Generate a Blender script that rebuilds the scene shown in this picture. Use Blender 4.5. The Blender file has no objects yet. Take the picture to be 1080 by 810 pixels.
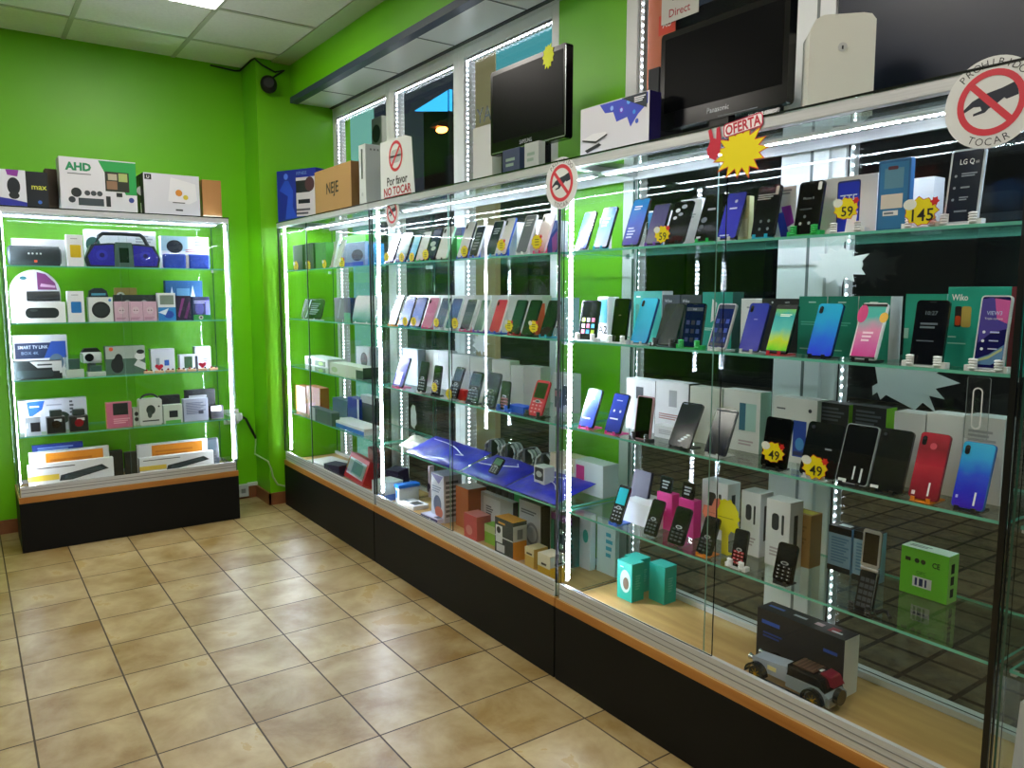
import bpy, math, random
from mathutils import Vector, Matrix
random.seed(7)
SC = bpy.context.scene
COL = SC.collection
PI = math.pi
# ------------------------------------------------------------------ camera
H = 1.4
FPX = 814.39
FW = Vector((0.57563014, 0.80942288, -0.11612295)).normalized()
_r0 = Vector((FW.y, -FW.x, 0)).normalized(); _u0 = _r0.cross(FW)
_a = 0.00169337
RT = (_r0*math.cos(_a) + _u0*math.sin(_a)).normalized()
UP = RT.cross(FW).normalized()
cd = bpy.data.cameras.new('camera'); cam = bpy.data.objects.new('camera', cd); COL.objects.link(cam)
cd.sensor_width = 36; cd.lens = FPX/1080*36; cd.clip_start = 0.02; cd.clip_end = 100
cam.matrix_world = Matrix(((RT.x, UP.x, -FW.x, 0), (RT.y, UP.y, -FW.y, 0), (RT.z, UP.z, -FW.z, H), (0, 0, 0, 1)))
SC.camera = cam
# ------------------------------------------------------------------ colour management, world
SC.view_settings.view_transform = 'Standard'; SC.view_settings.look = 'None'
SC.view_settings.gamma = 1; SC.view_settings.exposure = 0.8
try: SC.view_settings.use_curve_mapping = False
except Exception: pass
SC.cycles.transparent_max_bounces = 40
SC.cycles.max_bounces = 8
SC.cycles.caustics_reflective = False; SC.cycles.caustics_refractive = False
SC.cycles.sample_clamp_indirect = 6
W = bpy.data.worlds.new('world'); SC.world = W; W.use_nodes = True
W.node_tree.nodes['Background'].inputs[0].default_value = (0.012, 0.016, 0.022, 1)
W.node_tree.nodes['Background'].inputs[1].default_value = 1.0
CEIL_LAMP = 10.5      # radiance of the ceiling panels
LED = 140.0            # radiance of the cabinet strips
PAVEMENT_FILL = 17.0         # watts of the added unseen lamp over the pavement

# pixel helpers: a pixel column / row meets a plane of the room
def ray(px, py):
    return FW*FPX + RT*(px-540) - UP*(py-405)
def y_at(px, X, z):            # world Y on plane x = X at height z seen in pixel column px
    k = (px-540)/FPX           # d.RT = k d.FW
    n = RT - FW*k
    return -(n.x*X + n.z*(z-H))/n.y
def x_at(px, Y, z):
    n = RT - FW*((px-540)/FPX)
    return -(n.y*Y + n.z*(z-H))/n.x
def z_at(py, X, Y):
    n = UP + FW*((py-405)/FPX)
    return H - (n.x*X + n.y*Y)/n.z
def on_x(px, py, X):
    d = ray(px, py); t = X/d.x; return Vector((X, d.y*t, H+d.z*t))
def on_y(px, py, Y):
    d = ray(px, py); t = Y/d.y; return Vector((d.x*t, Y, H+d.z*t))
def on_z(px, py, z):
    d = ray(px, py); t = (z-H)/d.z; return Vector((d.x*t, d.y*t, z))

# ------------------------------------------------------------------ materials
def lin(c): return c/12.92 if c <= .04045 else ((c+.055)/1.055)**2.4
def rgb(h): return tuple(lin(int(h[i:i+2], 16)/255) for i in (0, 2, 4)) + (1,)
_m = {}
def M(h, rough=.5, metal=0., coat=0., spec=.5):
    k = (h, rough, metal, coat, spec)
    if k in _m: return _m[k]
    m = bpy.data.materials.new('paint_'+h); m.use_nodes = True
    b = m.node_tree.nodes['Principled BSDF']
    b.inputs['Base Color'].default_value = rgb(h); b.inputs['Roughness'].default_value = rough
    b.inputs['Metallic'].default_value = metal; b.inputs['Coat Weight'].default_value = coat
    b.inputs['Specular IOR Level'].default_value = spec
    _m[k] = m; return m
def emis(name, h, s):
    m = bpy.data.materials.new(name); m.use_nodes = True; nt = m.node_tree
    nt.nodes.remove(nt.nodes['Principled BSDF'])
    e = nt.nodes.new('ShaderNodeEmission'); e.inputs[0].default_value = rgb(h); e.inputs[1].default_value = s
    nt.links.new(e.outputs[0], nt.nodes['Material Output'].inputs[0]); return m
def glass_mat(name, tint, boost=1.0, base=.04, graze=1.0):
    m = bpy.data.materials.new(name); m.use_nodes = True; nt = m.node_tree; N = nt.nodes; L = nt.links
    N.remove(N['Principled BSDF'])
    tr = N.new('ShaderNodeBsdfTransparent'); tr.inputs[0].default_value = tint
    gl = N.new('ShaderNodeBsdfGlossy'); gl.inputs['Roughness'].default_value = 0.0
    gl.inputs[0].default_value = (boost, boost, boost, 1)
    g = N.new('ShaderNodeNewGeometry')
    d = N.new('ShaderNodeVectorMath'); d.operation = 'DOT_PRODUCT'
    L.new(g.outputs['Incoming'], d.inputs[0]); L.new(g.outputs['Normal'], d.inputs[1])
    def mt(op, a, b=None):
        n = N.new('ShaderNodeMath'); n.operation = op
        for i, v in enumerate((a, b)):
            if v is None: continue
            if isinstance(v, (int, float)): n.inputs[i].default_value = v
            else: L.new(v, n.inputs[i])
        return n.outputs[0]
    c = mt('ABSOLUTE', d.outputs['Value']); s = mt('POWER', mt('SUBTRACT', 1.0, c), 5.0)
    fz = mt('ADD', mt('MULTIPLY', s, (1-base)*graze), base)
    mx = N.new('ShaderNodeMixShader'); L.new(fz, mx.inputs[0]); L.new(tr.outputs[0], mx.inputs[1]); L.new(gl.outputs[0], mx.inputs[2])
    L.new(mx.outputs[0], N['Material Output'].inputs[0]); return m
def grad_mat(cols, axis=2, rough=.25, coat=.15):
    k = ('g', tuple(cols), axis)
    if k in _m: return _m[k]
    m = bpy.data.materials.new('gradient_finish'); m.use_nodes = True; nt = m.node_tree; N = nt.nodes; L = nt.links
    b = N['Principled BSDF']; b.inputs['Roughness'].default_value = rough; b.inputs['Coat Weight'].default_value = coat
    tc = N.new('ShaderNodeTexCoord'); sp = N.new('ShaderNodeSeparateXYZ'); L.new(tc.outputs['Generated'], sp.inputs[0])
    no = N.new('ShaderNodeTexNoise'); no.inputs['Scale'].default_value = 2.5; L.new(tc.outputs['Generated'], no.inputs['Vector'])
    ma = N.new('ShaderNodeMath'); ma.operation = 'MULTIPLY_ADD'; ma.inputs[1].default_value = .25
    L.new(no.outputs['Fac'], ma.inputs[0]); L.new(sp.outputs[axis], ma.inputs[2])
    sb = N.new('ShaderNodeMath'); sb.operation = 'SUBTRACT'; sb.inputs[1].default_value = .125; L.new(ma.outputs[0], sb.inputs[0])
    r = N.new('ShaderNodeValToRGB'); L.new(sb.outputs[0], r.inputs[0]); e = r.color_ramp.elements
    for i, c in enumerate(cols):
        p = i/(len(cols)-1)
        q = e[i] if i < 2 else e.new(p)
        q.position = p; q.color = rgb(c)
    L.new(r.outputs[0], b.inputs['Base Color']); _m[k] = m; return m
def noise_mat(name, c1, c2, scale=8, rough=.5, detail=4, stretch=(1, 1, 1), bump=0., metal=0., coat=0., coords='Object'):
    m = bpy.data.materials.new(name); m.use_nodes = True; nt = m.node_tree; N = nt.nodes; L = nt.links
    b = N['Principled BSDF']; b.inputs['Roughness'].default_value = rough; b.inputs['Metallic'].default_value = metal
    b.inputs['Coat Weight'].default_value = coat
    tc = N.new('ShaderNodeTexCoord'); mp = N.new('ShaderNodeMapping'); mp.inputs['Scale'].default_value = stretch
    L.new(tc.outputs[coords], mp.inputs[0])
    no = N.new('ShaderNodeTexNoise'); no.inputs['Scale'].default_value = scale; no.inputs['Detail'].default_value = detail
    L.new(mp.outputs[0], no.inputs['Vector'])
    r = N.new('ShaderNodeValToRGB'); r.color_ramp.elements[0].color = rgb(c1); r.color_ramp.elements[1].color = rgb(c2)
    r.color_ramp.elements[0].position = .3; r.color_ramp.elements[1].position = .7
    L.new(no.outputs['Fac'], r.inputs[0]); L.new(r.outputs[0], b.inputs['Base Color'])
    if bump:
        bp = N.new('ShaderNodeBump'); bp.inputs['Strength'].default_value = bump; bp.inputs['Distance'].default_value = .01
        L.new(no.outputs['Fac'], bp.inputs['Height']); L.new(bp.outputs[0], b.inputs['Normal'])
    return m
def tile_mat(name, cols, mortar, size, shift, rough, offs=0., bw=None, ms=.0028, bump=.3, noise=6., coat=0.):
    m = bpy.data.materials.new(name); m.use_nodes = True; nt = m.node_tree; N = nt.nodes; L = nt.links
    b = N['Principled BSDF']; b.inputs['Coat Weight'].default_value = coat
    tc = N.new('ShaderNodeTexCoord'); mp = N.new('ShaderNodeMapping'); mp.inputs['Location'].default_value = shift
    L.new(tc.outputs['Object'], mp.inputs[0])
    br = N.new('ShaderNodeTexBrick'); br.offset = offs; br.inputs['Scale'].default_value = 1
    br.inputs['Brick Width'].default_value = bw or size; br.inputs['Row Height'].default_value = size
    br.inputs['Mortar Size'].default_value = ms; br.inputs['Mortar Smooth'].default_value = .3
    br.inputs['Color1'].default_value = (0, 0, 0, 1); br.inputs['Color2'].default_value = (1, 1, 1, 1)
    L.new(mp.outputs[0], br.inputs['Vector'])
    # cloudy colour, each tile shifted by its own random value
    no = N.new('ShaderNodeTexNoise'); no.noise_dimensions = '4D'; no.inputs['Scale'].default_value = noise; no.inputs['Detail'].default_value = 7
    no.inputs['Roughness'].default_value = .62; no.inputs['Distortion'].default_value = .35
    L.new(tc.outputs['Object'], no.inputs['Vector'])
    sx = N.new('ShaderNodeMath'); sx.operation = 'MULTIPLY'; sx.inputs[1].default_value = 9; L.new(br.outputs['Color'], sx.inputs[0])
    L.new(sx.outputs[0], no.inputs['W'])
    ad = N.new('ShaderNodeMath'); ad.operation = 'MULTIPLY_ADD'; ad.inputs[1].default_value = .12
    L.new(br.outputs['Color'], ad.inputs[0]); L.new(no.outputs['Fac'], ad.inputs[2])
    r = N.new('ShaderNodeValToRGB'); e = r.color_ramp.elements
    for i, c in enumerate(cols):
        q = e[i] if i < 2 else e.new(.5)
        q.position = .40 + .30*i/(len(cols)-1); q.color = rgb(c)
    L.new(ad.outputs[0], r.inputs[0])
    mx = N.new('ShaderNodeMix'); mx.data_type = 'RGBA'; L.new(br.outputs['Fac'], mx.inputs['Factor'])
    L.new(r.outputs[0], mx.inputs['A']); mx.inputs['B'].default_value = rgb(mortar)
    L.new(mx.outputs['Result'], b.inputs['Base Color'])
    rr = N.new('ShaderNodeMath'); rr.operation = 'MULTIPLY_ADD'; rr.inputs[1].default_value = .35; rr.inputs[2].default_value = rough
    L.new(br.outputs['Fac'], rr.inputs[0]); L.new(rr.outputs[0], b.inputs['Roughness'])
    if bump:
        iv = N.new('ShaderNodeMath'); iv.operation = 'SUBTRACT'; iv.inputs[0].default_value = 1; L.new(br.outputs['Fac'], iv.inputs[1])
        bp = N.new('ShaderNodeBump'); bp.inputs['Strength'].default_value = bump; bp.inputs['Distance'].default_value = .003
        L.new(iv.outputs[0], bp.inputs['Height']); L.new(bp.outputs[0], b.inputs['Normal'])
    return m

# ------------------------------------------------------------------ mesh builder
_tc = {}
def text_geo(s, bold=0.0, shear=0.0):
    k = (s, bold, shear)
    if k in _tc: return _tc[k]
    cu = bpy.data.curves.new('t', 'FONT'); cu.body = s; cu.size = 1; cu.resolution_u = 2
    cu.align_x = 'CENTER'; cu.align_y = 'CENTER'; cu.offset = bold; cu.shear = shear
    ob = bpy.data.objects.new('t', cu); COL.objects.link(ob)
    bpy.context.view_layer.update()
    me = bpy.data.meshes.new_from_object(ob.evaluated_get(bpy.context.evaluated_depsgraph_get()))
    vs = [(v.co.x, v.co.y) for v in me.vertices]; fs = [tuple(p.vertices) for p in me.polygons]
    bpy.data.objects.remove(ob); bpy.data.curves.remove(cu); bpy.data.meshes.remove(me)
    if vs:
        cx = (min(v[0] for v in vs)+max(v[0] for v in vs))/2; cy = (min(v[1] for v in vs)+max(v[1] for v in vs))/2
        vs = [(x-cx, y-cy) for x, y in vs]
    _tc[k] = (vs, fs); return _tc[k]

def rrect(w, h, r, n=5, cx=0, cy=0):
    p = []
    for (sx, sy, a0) in ((1, 1, 0), (-1, 1, 90), (-1, -1, 180), (1, -1, 270)):
        for i in range(n+1):
            a = math.radians(a0+90*i/n); p.append((cx+sx*(w/2-r)+r*math.cos(a), cy+sy*(h/2-r)+r*math.sin(a)))
    return p
def ellipse(cx, cy, rx, ry, n=24): return [(cx+rx*math.cos(2*PI*i/n), cy+ry*math.sin(2*PI*i/n)) for i in range(n)]
def burst(cx, cy, rx, ry, n=14, inner=.68, seed=1, jit=.18):
    rn = random.Random(seed); p = []
    for i in range(2*n):
        a = PI*i/n; k = (1-jit*rn.random()) if i % 2 == 0 else inner*(1+jit*(rn.random()-.5))
        p.append((cx+rx*k*math.cos(a), cy+ry*k*math.sin(a)))
    return p

class MB:
    def __init__(s, T=None): s.v = []; s.f = []; s.mi = []; s.mats = []; s.T = T or Matrix()
    def mat(s, m):
        if isinstance(m, str): m = M(m)
        if m not in s.mats: s.mats.append(m)
        return s.mats.index(m)
    def add(s, vs, fs, m, T=None):
        i0 = len(s.v); t = s.T @ T if T is not None else s.T; k = s.mat(m)
        s.v += [t @ Vector(v) for v in vs]
        for f in fs: s.f.append([i+i0 for i in f]); s.mi.append(k)
        return s
    def box(s, x0, x1, y0, y1, z0, z1, m, T=None, side=None):
        vs = [(x, y, z) for z in (z0, z1) for y in (y0, y1) for x in (x0, x1)]
        F = {'b': (0, 2, 3, 1), 't': (4, 5, 7, 6), 'f': (0, 1, 5, 4), 'k': (2, 6, 7, 3), 'l': (0, 4, 6, 2), 'r': (1, 3, 7, 5)}
        if side:
            for k, f in F.items(): s.add(vs, [f], side.get(k, m), T)
        else: s.add(vs, list(F.values()), m, T)
        return s
    def prism(s, pts, y0, y1, m, T=None, side=None):     # polygon in local x/z pushed from y0 to y1
        n = len(pts)
        vs = [(p[0], y0, p[1]) for p in pts] + [(p[0], y1, p[1]) for p in pts]
        s.add(vs, [tuple(range(n)), tuple(range(2*n-1, n-1, -1))], m, T)
        s.add(vs, [(i, i+n, (i+1) % n+n, (i+1) % n) for i in range(n)], side or m, T)
        return s
    def cyl(s, p0, p1, r, m, n=16, r2=None, T=None):
        p0 = Vector(p0); p1 = Vector(p1); d = (p1-p0).normalized(); r2 = r if r2 is None else r2
        a = Vector((0, 0, 1)) if abs(d.z) < .9 else Vector((1, 0, 0)); u = d.cross(a).normalized(); w = d.cross(u)
        vs = [p0+(u*math.cos(2*PI*i/n)+w*math.sin(2*PI*i/n))*r for i in range(n)] + [p1+(u*math.cos(2*PI*i/n)+w*math.sin(2*PI*i/n))*r2 for i in range(n)]
        s.add(vs, [(i, (i+1) % n, (i+1) % n+n, i+n) for i in range(n)] + [tuple(range(n-1, -1, -1)), tuple(range(n, 2*n))], m, T)
        return s
    def tube(s, pts, r, m, n=8):
        pts = [Vector(p) for p in pts]; rings = []; vs = []
        for i, p in enumerate(pts):
            d = (pts[min(i+1, len(pts)-1)]-pts[max(i-1, 0)]).normalized()
            a = Vector((0, 0, 1)) if abs(d.z) < .9 else Vector((1, 0, 0)); u = d.cross(a).normalized(); w = d.cross(u)
            vs += [p+(u*math.cos(2*PI*k/n)+w*math.sin(2*PI*k/n))*r for k in range(n)]
        fs = []
        for i in range(len(pts)-1):
            for k in range(n): fs.append((i*n+k, i*n+(k+1) % n, (i+1)*n+(k+1) % n, (i+1)*n+k))
        fs += [tuple(range(n-1, -1, -1)), tuple(range((len(pts)-1)*n, len(pts)*n))]
        return s.add(vs, fs, m)
    def ball(s, c, rx, ry, rz, m, n=14, k=8, T=None):
        vs = [(c[0], c[1], c[2]-rz)]
        for j in range(1, k):
            b = -PI/2+PI*j/k
            vs += [(c[0]+rx*math.cos(b)*math.cos(2*PI*i/n), c[1]+ry*math.cos(b)*math.sin(2*PI*i/n), c[2]+rz*math.sin(b)) for i in range(n)]
        vs.append((c[0], c[1], c[2]+rz)); fs = []
        for i in range(n):
            fs.append((0, 1+(i+1) % n, 1+i)); fs.append((len(vs)-1, 1+(k-2)*n+i, 1+(k-2)*n+(i+1) % n))
            for j in range(k-2): fs.append((1+j*n+i, 1+j*n+(i+1) % n, 1+(j+1)*n+(i+1) % n, 1+(j+1)*n+i))
        return s.add(vs, fs, m, T)
    def flat(s, pts, F, e, m):                           # polygon lying on a face frame F, e above it
        return s.add([(p[0], p[1], e) for p in pts], [tuple(range(len(pts)))], m, F)
    def text(s, t, F, cx, cy, size, m, e=.0006, bold=0.0, shear=0.0, fit=None, rot=0):
        vs, fs = text_geo(t, bold, shear)
        if not vs: return s
        k = size
        wd = max(v[0] for v in vs)*2
        kx = k if not fit else min(k, fit/wd)
        c, sn = math.cos(rot), math.sin(rot)
        return s.add([(cx+x*kx*c-y*k*sn, cy+x*kx*sn+y*k*c, e) for x, y in vs], fs, m, F)
    def build(s, name, parent=None, loc=(0, 0, 0), rz=0, bev=0, smooth=False, rot=None):
        me = bpy.data.meshes.new(name); me.from_pydata([tuple(v) for v in s.v], [], s.f); me.update()
        for m in s.mats: me.materials.append(m)
        me.polygons.foreach_set('material_index', s.mi)
        if smooth: me.polygons.foreach_set('use_smooth', [True]*len(s.f))
        o = bpy.data.objects.new(name, me); COL.objects.link(o)
        o.location = loc; o.rotation_euler = rot or (0, 0, rz)
        if parent: o.parent = parent
        if bev:
            b = o.modifiers.new('bevel', 'BEVEL'); b.width = bev; b.segments = 2; b.limit_method = 'ANGLE'; b.angle_limit = math.radians(40)
        if smooth:
            try: me.set_sharp_from_angle(angle=math.radians(40))
            except Exception: pass
        return o
def frame(side, w, d, h, z0=0.0):
    if side == 'front': return Matrix(((1, 0, 0, -w/2), (0, 0, -1, -d/2), (0, 1, 0, z0), (0, 0, 0, 1)))
    if side == 'right': return Matrix(((0, 0, 1, w/2), (1, 0, 0, -d/2), (0, 1, 0, z0), (0, 0, 0, 1)))
    if side == 'left': return Matrix(((0, 0, -1, -w/2), (-1, 0, 0, d/2), (0, 1, 0, z0), (0, 0, 0, 1)))
    if side == 'top': return Matrix(((1, 0, 0, -w/2), (0, 1, 0, -d/2), (0, 0, 1, z0+h), (0, 0, 0, 1)))
def prints(mb, F, w, h, L, e0=.0004):
    e = e0
    for p in L:
        k = p[0]
        if k == 'r': mb.flat([(p[1]*w, p[2]*h), (p[3]*w, p[2]*h), (p[3]*w, p[4]*h), (p[1]*w, p[4]*h)], F, e, p[5])
        elif k == 'e': mb.flat(ellipse(p[1]*w, p[2]*h, p[3]*w, p[4]*h), F, e, p[5])
        elif k == 'c': mb.flat(ellipse(p[1]*w, p[2]*h, p[3]*h, p[3]*h), F, e, p[4])
        elif k == 'p': mb.flat([(a*w, b*h) for a, b in p[1]], F, e, p[2])
        elif k == 'R': mb.flat(rrect((p[3]-p[1])*w, (p[4]-p[2])*h, p[6]*h, 4, (p[1]+p[3])/2*w, (p[2]+p[4])/2*h), F, e, p[5])
        elif k == 't': mb.text(p[1], F, p[2]*w, p[3]*h, p[4]*h, p[5], e, bold=p[6] if len(p) > 6 else 0., fit=p[7]*w if len(p) > 7 else None)
        elif k == 'L':
            n = p[5]
            for i in range(n):
                y = p[2]+(p[4]-p[2])*(i+.5)/n; l = .75+.25*((i*7) % 3)/2; t = (p[4]-p[2])/n*.28
                mb.flat([(p[1]*w, (y-t)*h), ((p[1]+(p[3]-p[1])*l)*w, (y-t)*h), ((p[1]+(p[3]-p[1])*l)*w, (y+t)*h), (p[1]*w, (y+t)*h)], F, e, p[6])
        e += .00018
def tag(o, label, cat, group=None):
    o['label'] = label; o['category'] = cat
    if group: o['group'] = group
    return o
def struct(o): o['kind'] = 'structure'; return o
def empty(name, loc, rz=0, rot=None):
    o = bpy.data.objects.new(name, None); COL.objects.link(o); o.location = loc; o.rotation_euler = rot or (0, 0, rz); o.empty_display_size = .05
    return o
RZR = -PI/2                                            # things in the right hand run face -X

# ------------------------------------------------------------------ room
GREEN = noise_mat('green_wall_paint', '6abf02', '72c704', scale=1.6, rough=.42, bump=.02)
CEILM = noise_mat('mineral_ceiling_tile', 'e2e2da', 'e9e9e2', scale=60, rough=.9, bump=.15)
WHITE = M('eceeee', .35)
ALU = noise_mat('brushed_aluminium', 'c4c8ca', 'd4d8da', scale=4, rough=.35, stretch=(1, 1, 60), metal=.25)
ALUW = M('e4e8ea', .3)
BLK = M('0b0d0d', .45)
FLOORM = tile_mat('beige_floor_tile', ['82642a', 'a68c52', 'b09c70'], '3c2e1c', .3, (-.1, -.03, 0), .36, noise=4.5, coat=0., ms=.0034)
WOOD = noise_mat('oak_laminate', 'b87a35', 'd39a50', scale=9, rough=.38, stretch=(3, .25, 3), detail=6)
WOODX = noise_mat('oak_laminate_cross', 'a4682a', 'c08642', scale=9, rough=.38, stretch=(.25, 3, 3), detail=6)
OAKT = noise_mat('pale_oak_top', 'b08a50', 'caa468', scale=9, rough=.35, stretch=(.25, 3, 3), detail=6)
PLINTH = M('060808', .55, spec=.25)
GL = glass_mat('clear_glass', (.975, .99, .982, 1), base=.014, graze=.45)
GLS = glass_mat('shelf_glass', (.90, .97, .94, 1), base=.035)
GLE = M('2f5a4c', .1, coat=.6)                          # polished glass edge
GLSE = M('6fc4ae', .12, coat=.6)
GLD = M('0c1512', .15, coat=.5)
LEDM = emis('led_strip_white', 'e4ecff', LED)
LEDB = M('e8eeee', .4)
LEDW = emis('window_led_white', 'e8f0ff', LED*.10)
LEDL = emis('led_tape_glow', 'e8f0ff', LED*.25)
XW = 2.10; ZC = 2.86; ZS = 2.62; YB = 5.30; YP = 5.02

struct(MB().box(-3, XW+.1, -2.2, YB, -.08, 0, FLOORM).build('floor'))
c = MB().box(-3, 1.82, -2.2, YB, ZC, ZC+.06, CEILM)
TB = M('b4b6a4', .5)
for k in range(-6, 4):
    x = .585+.5925*k
    if -3 < x < 1.82: c.box(x-.012, x+.012, -2.2, YB, ZC-.005, ZC, TB)
for k in range(-12, 2):
    y = 4.285+.5925*k
    if -2.2 < y < YB: c.box(-3, 1.82, y-.012, y+.012, ZC-.0045, ZC, TB)
c.box(1.70, 1.82, -2.2, YB, ZC-.012, ZC-.004, M('a8b48c', .6))  # border strip, green reflection beside the bulkhead put into its colour
struct(c.build('ceiling'))
struct(MB().box(-3, XW+.25, YB, YB+.1, 0, ZC, GREEN).build('wall_back'))
struct(MB().box(1.60, XW+.12, YP, YB, 0, ZC, GREEN).build('wall_pilaster'))
struct(MB().box(-3.1, -3, -2.2, YB, 0, ZC, M('464a48', .6)).build('wall_left'))
struct(MB().box(-3.1, XW+.25, -2.3, -2.2, 0, ZC, M('5c605a', .6)).build('wall_rear'))
b = MB().box(1.82, 1.86, -2.2, YP, ZS+.03, ZC, GREEN); b.box(1.815, 1.865, -2.2, YP, ZS-.005, ZS+.03, M('39465a', .4))
struct(b.build('bulkhead_beam'))
s_ = MB().box(1.865, XW, -2.2, YP, ZS, ZS+.02, WHITE)
for k in range(12):
    y = 4.62-.6*k
    s_.box(1.865, XW, y-.004, y+.004, ZS-.002, ZS, M('6a6e70', .6))
s_.box(XW-.02, XW, -2.2, YP, ZS-.006, ZS, M('3a3e40', .6))
struct(s_.build('soffit'))
BB = noise_mat('brown_skirting_tile', '7a4a2c', '8d5a38', scale=12, rough=.35)
struct(MB().box(-3, 1.60, YB-.012, YB, 0, .08, BB).build('baseboard_back'))
struct(MB().box(1.588, XW, YP-.012, YP, 0, .08, BB).box(1.588, 1.60, YP-.012, YB, 0, .08, BB).build('baseboard_pilaster'))

# right wall: white framed full-height windows and one painted pier
def window(name, y0, y1, z0=.22, z1=2.60, fr=.05, glass=True, tape=True):
    o = MB()
    for a, bb, p, q in ((y0, y0+fr, z0, z1), (y1-fr, y1, z0, z1), (y0+fr, y1-fr, z1-fr, z1), (y0+fr, y1-fr, z0, z0+fr)):
        o.box(XW, XW+.07, a, bb, p, q, WHITE)
    o = struct(o.build(name, bev=.004))
    i = MB()
    a0, a1, b0, b1 = y0+fr, y1-fr, z0+fr, z1-fr
    for a, bb, p, q in ((a0, a0+.008, b0, b1), (a1-.008, a1, b0, b1), (a0, a1, b1-.008, b1)):
        i.box(XW+.012, XW+.02, a, bb, p, q, M('15181a', .4))
    i.build('window_gasket', o)
    MB().box(XW+.03, XW+.036, a0, a1, b0, b1, GL).build('window_pane', o)
    if tape:
        t = MB().box(XW+.006, XW+.024, a1-.012, a1-.0085, b0, b1, LEDB).box(XW+.006, XW+.024, a0, a1, b1-.012, b1-.0085, LEDB)
        for i in range(100):
            z = b0+(b1-b0)*(i+.5)/100
            t.box(XW+.012, XW+.018, a1-.0145, a1-.0121, z-.003, z+.003, LEDW)
        n = int((a1-a0)/.03)
        for i in range(n):
            y = a0+(a1-a0)*(i+.5)/n
            t.box(XW+.010, XW+.020, y-.006, y+.006, b1-.0145, b1-.0121, LEDW)
        t.build('window_led_tape', o)
    return o
window('window_1', 4.18, 5.02)
window('window_2', 3.42, 4.18)
window('window_3', 2.62, 3.42)
w4 = window('window_4', 1.36, 2.22, fr=.06, z1=2.8)
w5 = window('window_5', -.6, 1.36, fr=.06, z1=2.8)
struct(MB().box(XW-.015, XW+.02, 1.345, 1.505, .2, 2.9, WHITE).box(XW-.016, XW-.014, 1.395, 1.405, .2, 2.9, M('707878', .5)).build('wall_post', bev=.004))
struct(MB().box(XW, XW+.12, 2.22, 2.62, 0, 2.9, GREEN).build('wall_right'))
struct(MB().box(XW, XW+.12, -2.2, -.6, 0, 2.9, M('d0d2cc', .6)).build('wall_right_near'))
struct(MB().box(XW, XW+.12, -.6, 2.22, 0, .2, WHITE).box(XW, XW+.12, 2.62, 5.02, 0, .22, WHITE).build('wall_right_sill'))
struct(MB().box(XW, XW+.12, -.6, 5.02, 2.60, 2.9, WHITE).build('wall_right_head'))
tag(MB().box(XW-.02, XW-.012, -.6, 1.335, 1.86, 2.62, M('1a2233', .32)).build('window_screen'), 'dark navy screen panel covering the window above the nearest cabinet', 'screen')

# outside the shop: paved street, a facade across it
PAVE = tile_mat('street_paving', ['3a3626', '55503a', '6a6448'], '17150e', .2, (0, 0, 0), .75, bw=.2, ms=.012, noise=14, bump=.6)
struct(MB().box(XW+.12, 14, -6, 14, -.12, -.02, PAVE).build('ground_pavement'))
fc = MB().box(10, 10.4, -8, 18, -.02, 6, noise_mat('far_facade_plaster', '14171a', '1e2224', scale=2, rough=.8))
for y in range(-6, 16, 3):
    fc.box(9.94, 10, y, y+1.4, .6, 2.2, M('12161b', .2)); fc.box(9.9, 10, y-.1, y+1.5, 2.25, 2.35, M('50545a', .6))
tag(fc.build('street_facade'), 'dark grey shop facade across the street outside the windows', 'building')
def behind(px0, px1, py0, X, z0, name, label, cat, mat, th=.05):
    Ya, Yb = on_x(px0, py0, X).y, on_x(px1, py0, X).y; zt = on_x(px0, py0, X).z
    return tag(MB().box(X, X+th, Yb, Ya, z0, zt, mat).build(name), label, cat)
behind(349, 388, 108, 2.75, -.02, 'teal_glow_panel', 'pale teal panel with added glow standing outside behind the corner window', 'panel', emis('teal_added_glow', '7fc4b8', .42))  # LED glow at the window edge, put into the panel material
behind(489, 522, 20, 3.4, -.02, 'neighbour_wall', 'beige wall outside behind the third window', 'wall', M('c4b88c', .6))
behind(523, 585, -8, 3.0, 2.35, 'upper_teal_glow_panel', 'teal panel with added glow at the top of the third window', 'panel', emis('deep_teal_added_glow', '4fa6b0', .45))  # no lamp behind it, the teal glow is added in the material
def outdoor_text():
    F = Matrix(((0, 0, -1, 2.122), (1, 0, 0, 3.0), (0, 1, 0, 0), (0, 0, 0, 1)))
    mb = MB(); mb.text('HAY', F, .19, 2.26, .10, '5c6468', e=.0, bold=.01)
    return tag(mb.build('window_lettering'), 'grey HAY lettering on the glass of the third window, read from behind', 'lettering')
outdoor_text()
# two added unseen lamps: one brightens the outside wall, one the pavement
l2 = bpy.data.lights.new('added_facade_fill', 'AREA'); l2.energy = 16; l2.size = .6; l2.color = (1, .95, .85)
o2 = bpy.data.objects.new('added_facade_fill', l2); COL.objects.link(o2); o2.location = (2.5, 3.6, 3.4); o2.rotation_euler = (0, math.radians(-60), math.radians(30))
ld = bpy.data.lights.new('added_pavement_fill', 'AREA'); ld.energy = PAVEMENT_FILL; ld.size = 1.5; ld.color = (1, .93, .8)
lo = bpy.data.objects.new('added_pavement_fill', ld); COL.objects.link(lo); lo.location = (4.6, 1.6, 4.6); lo.rotation_euler = (0, math.radians(-15), 0)

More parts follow.
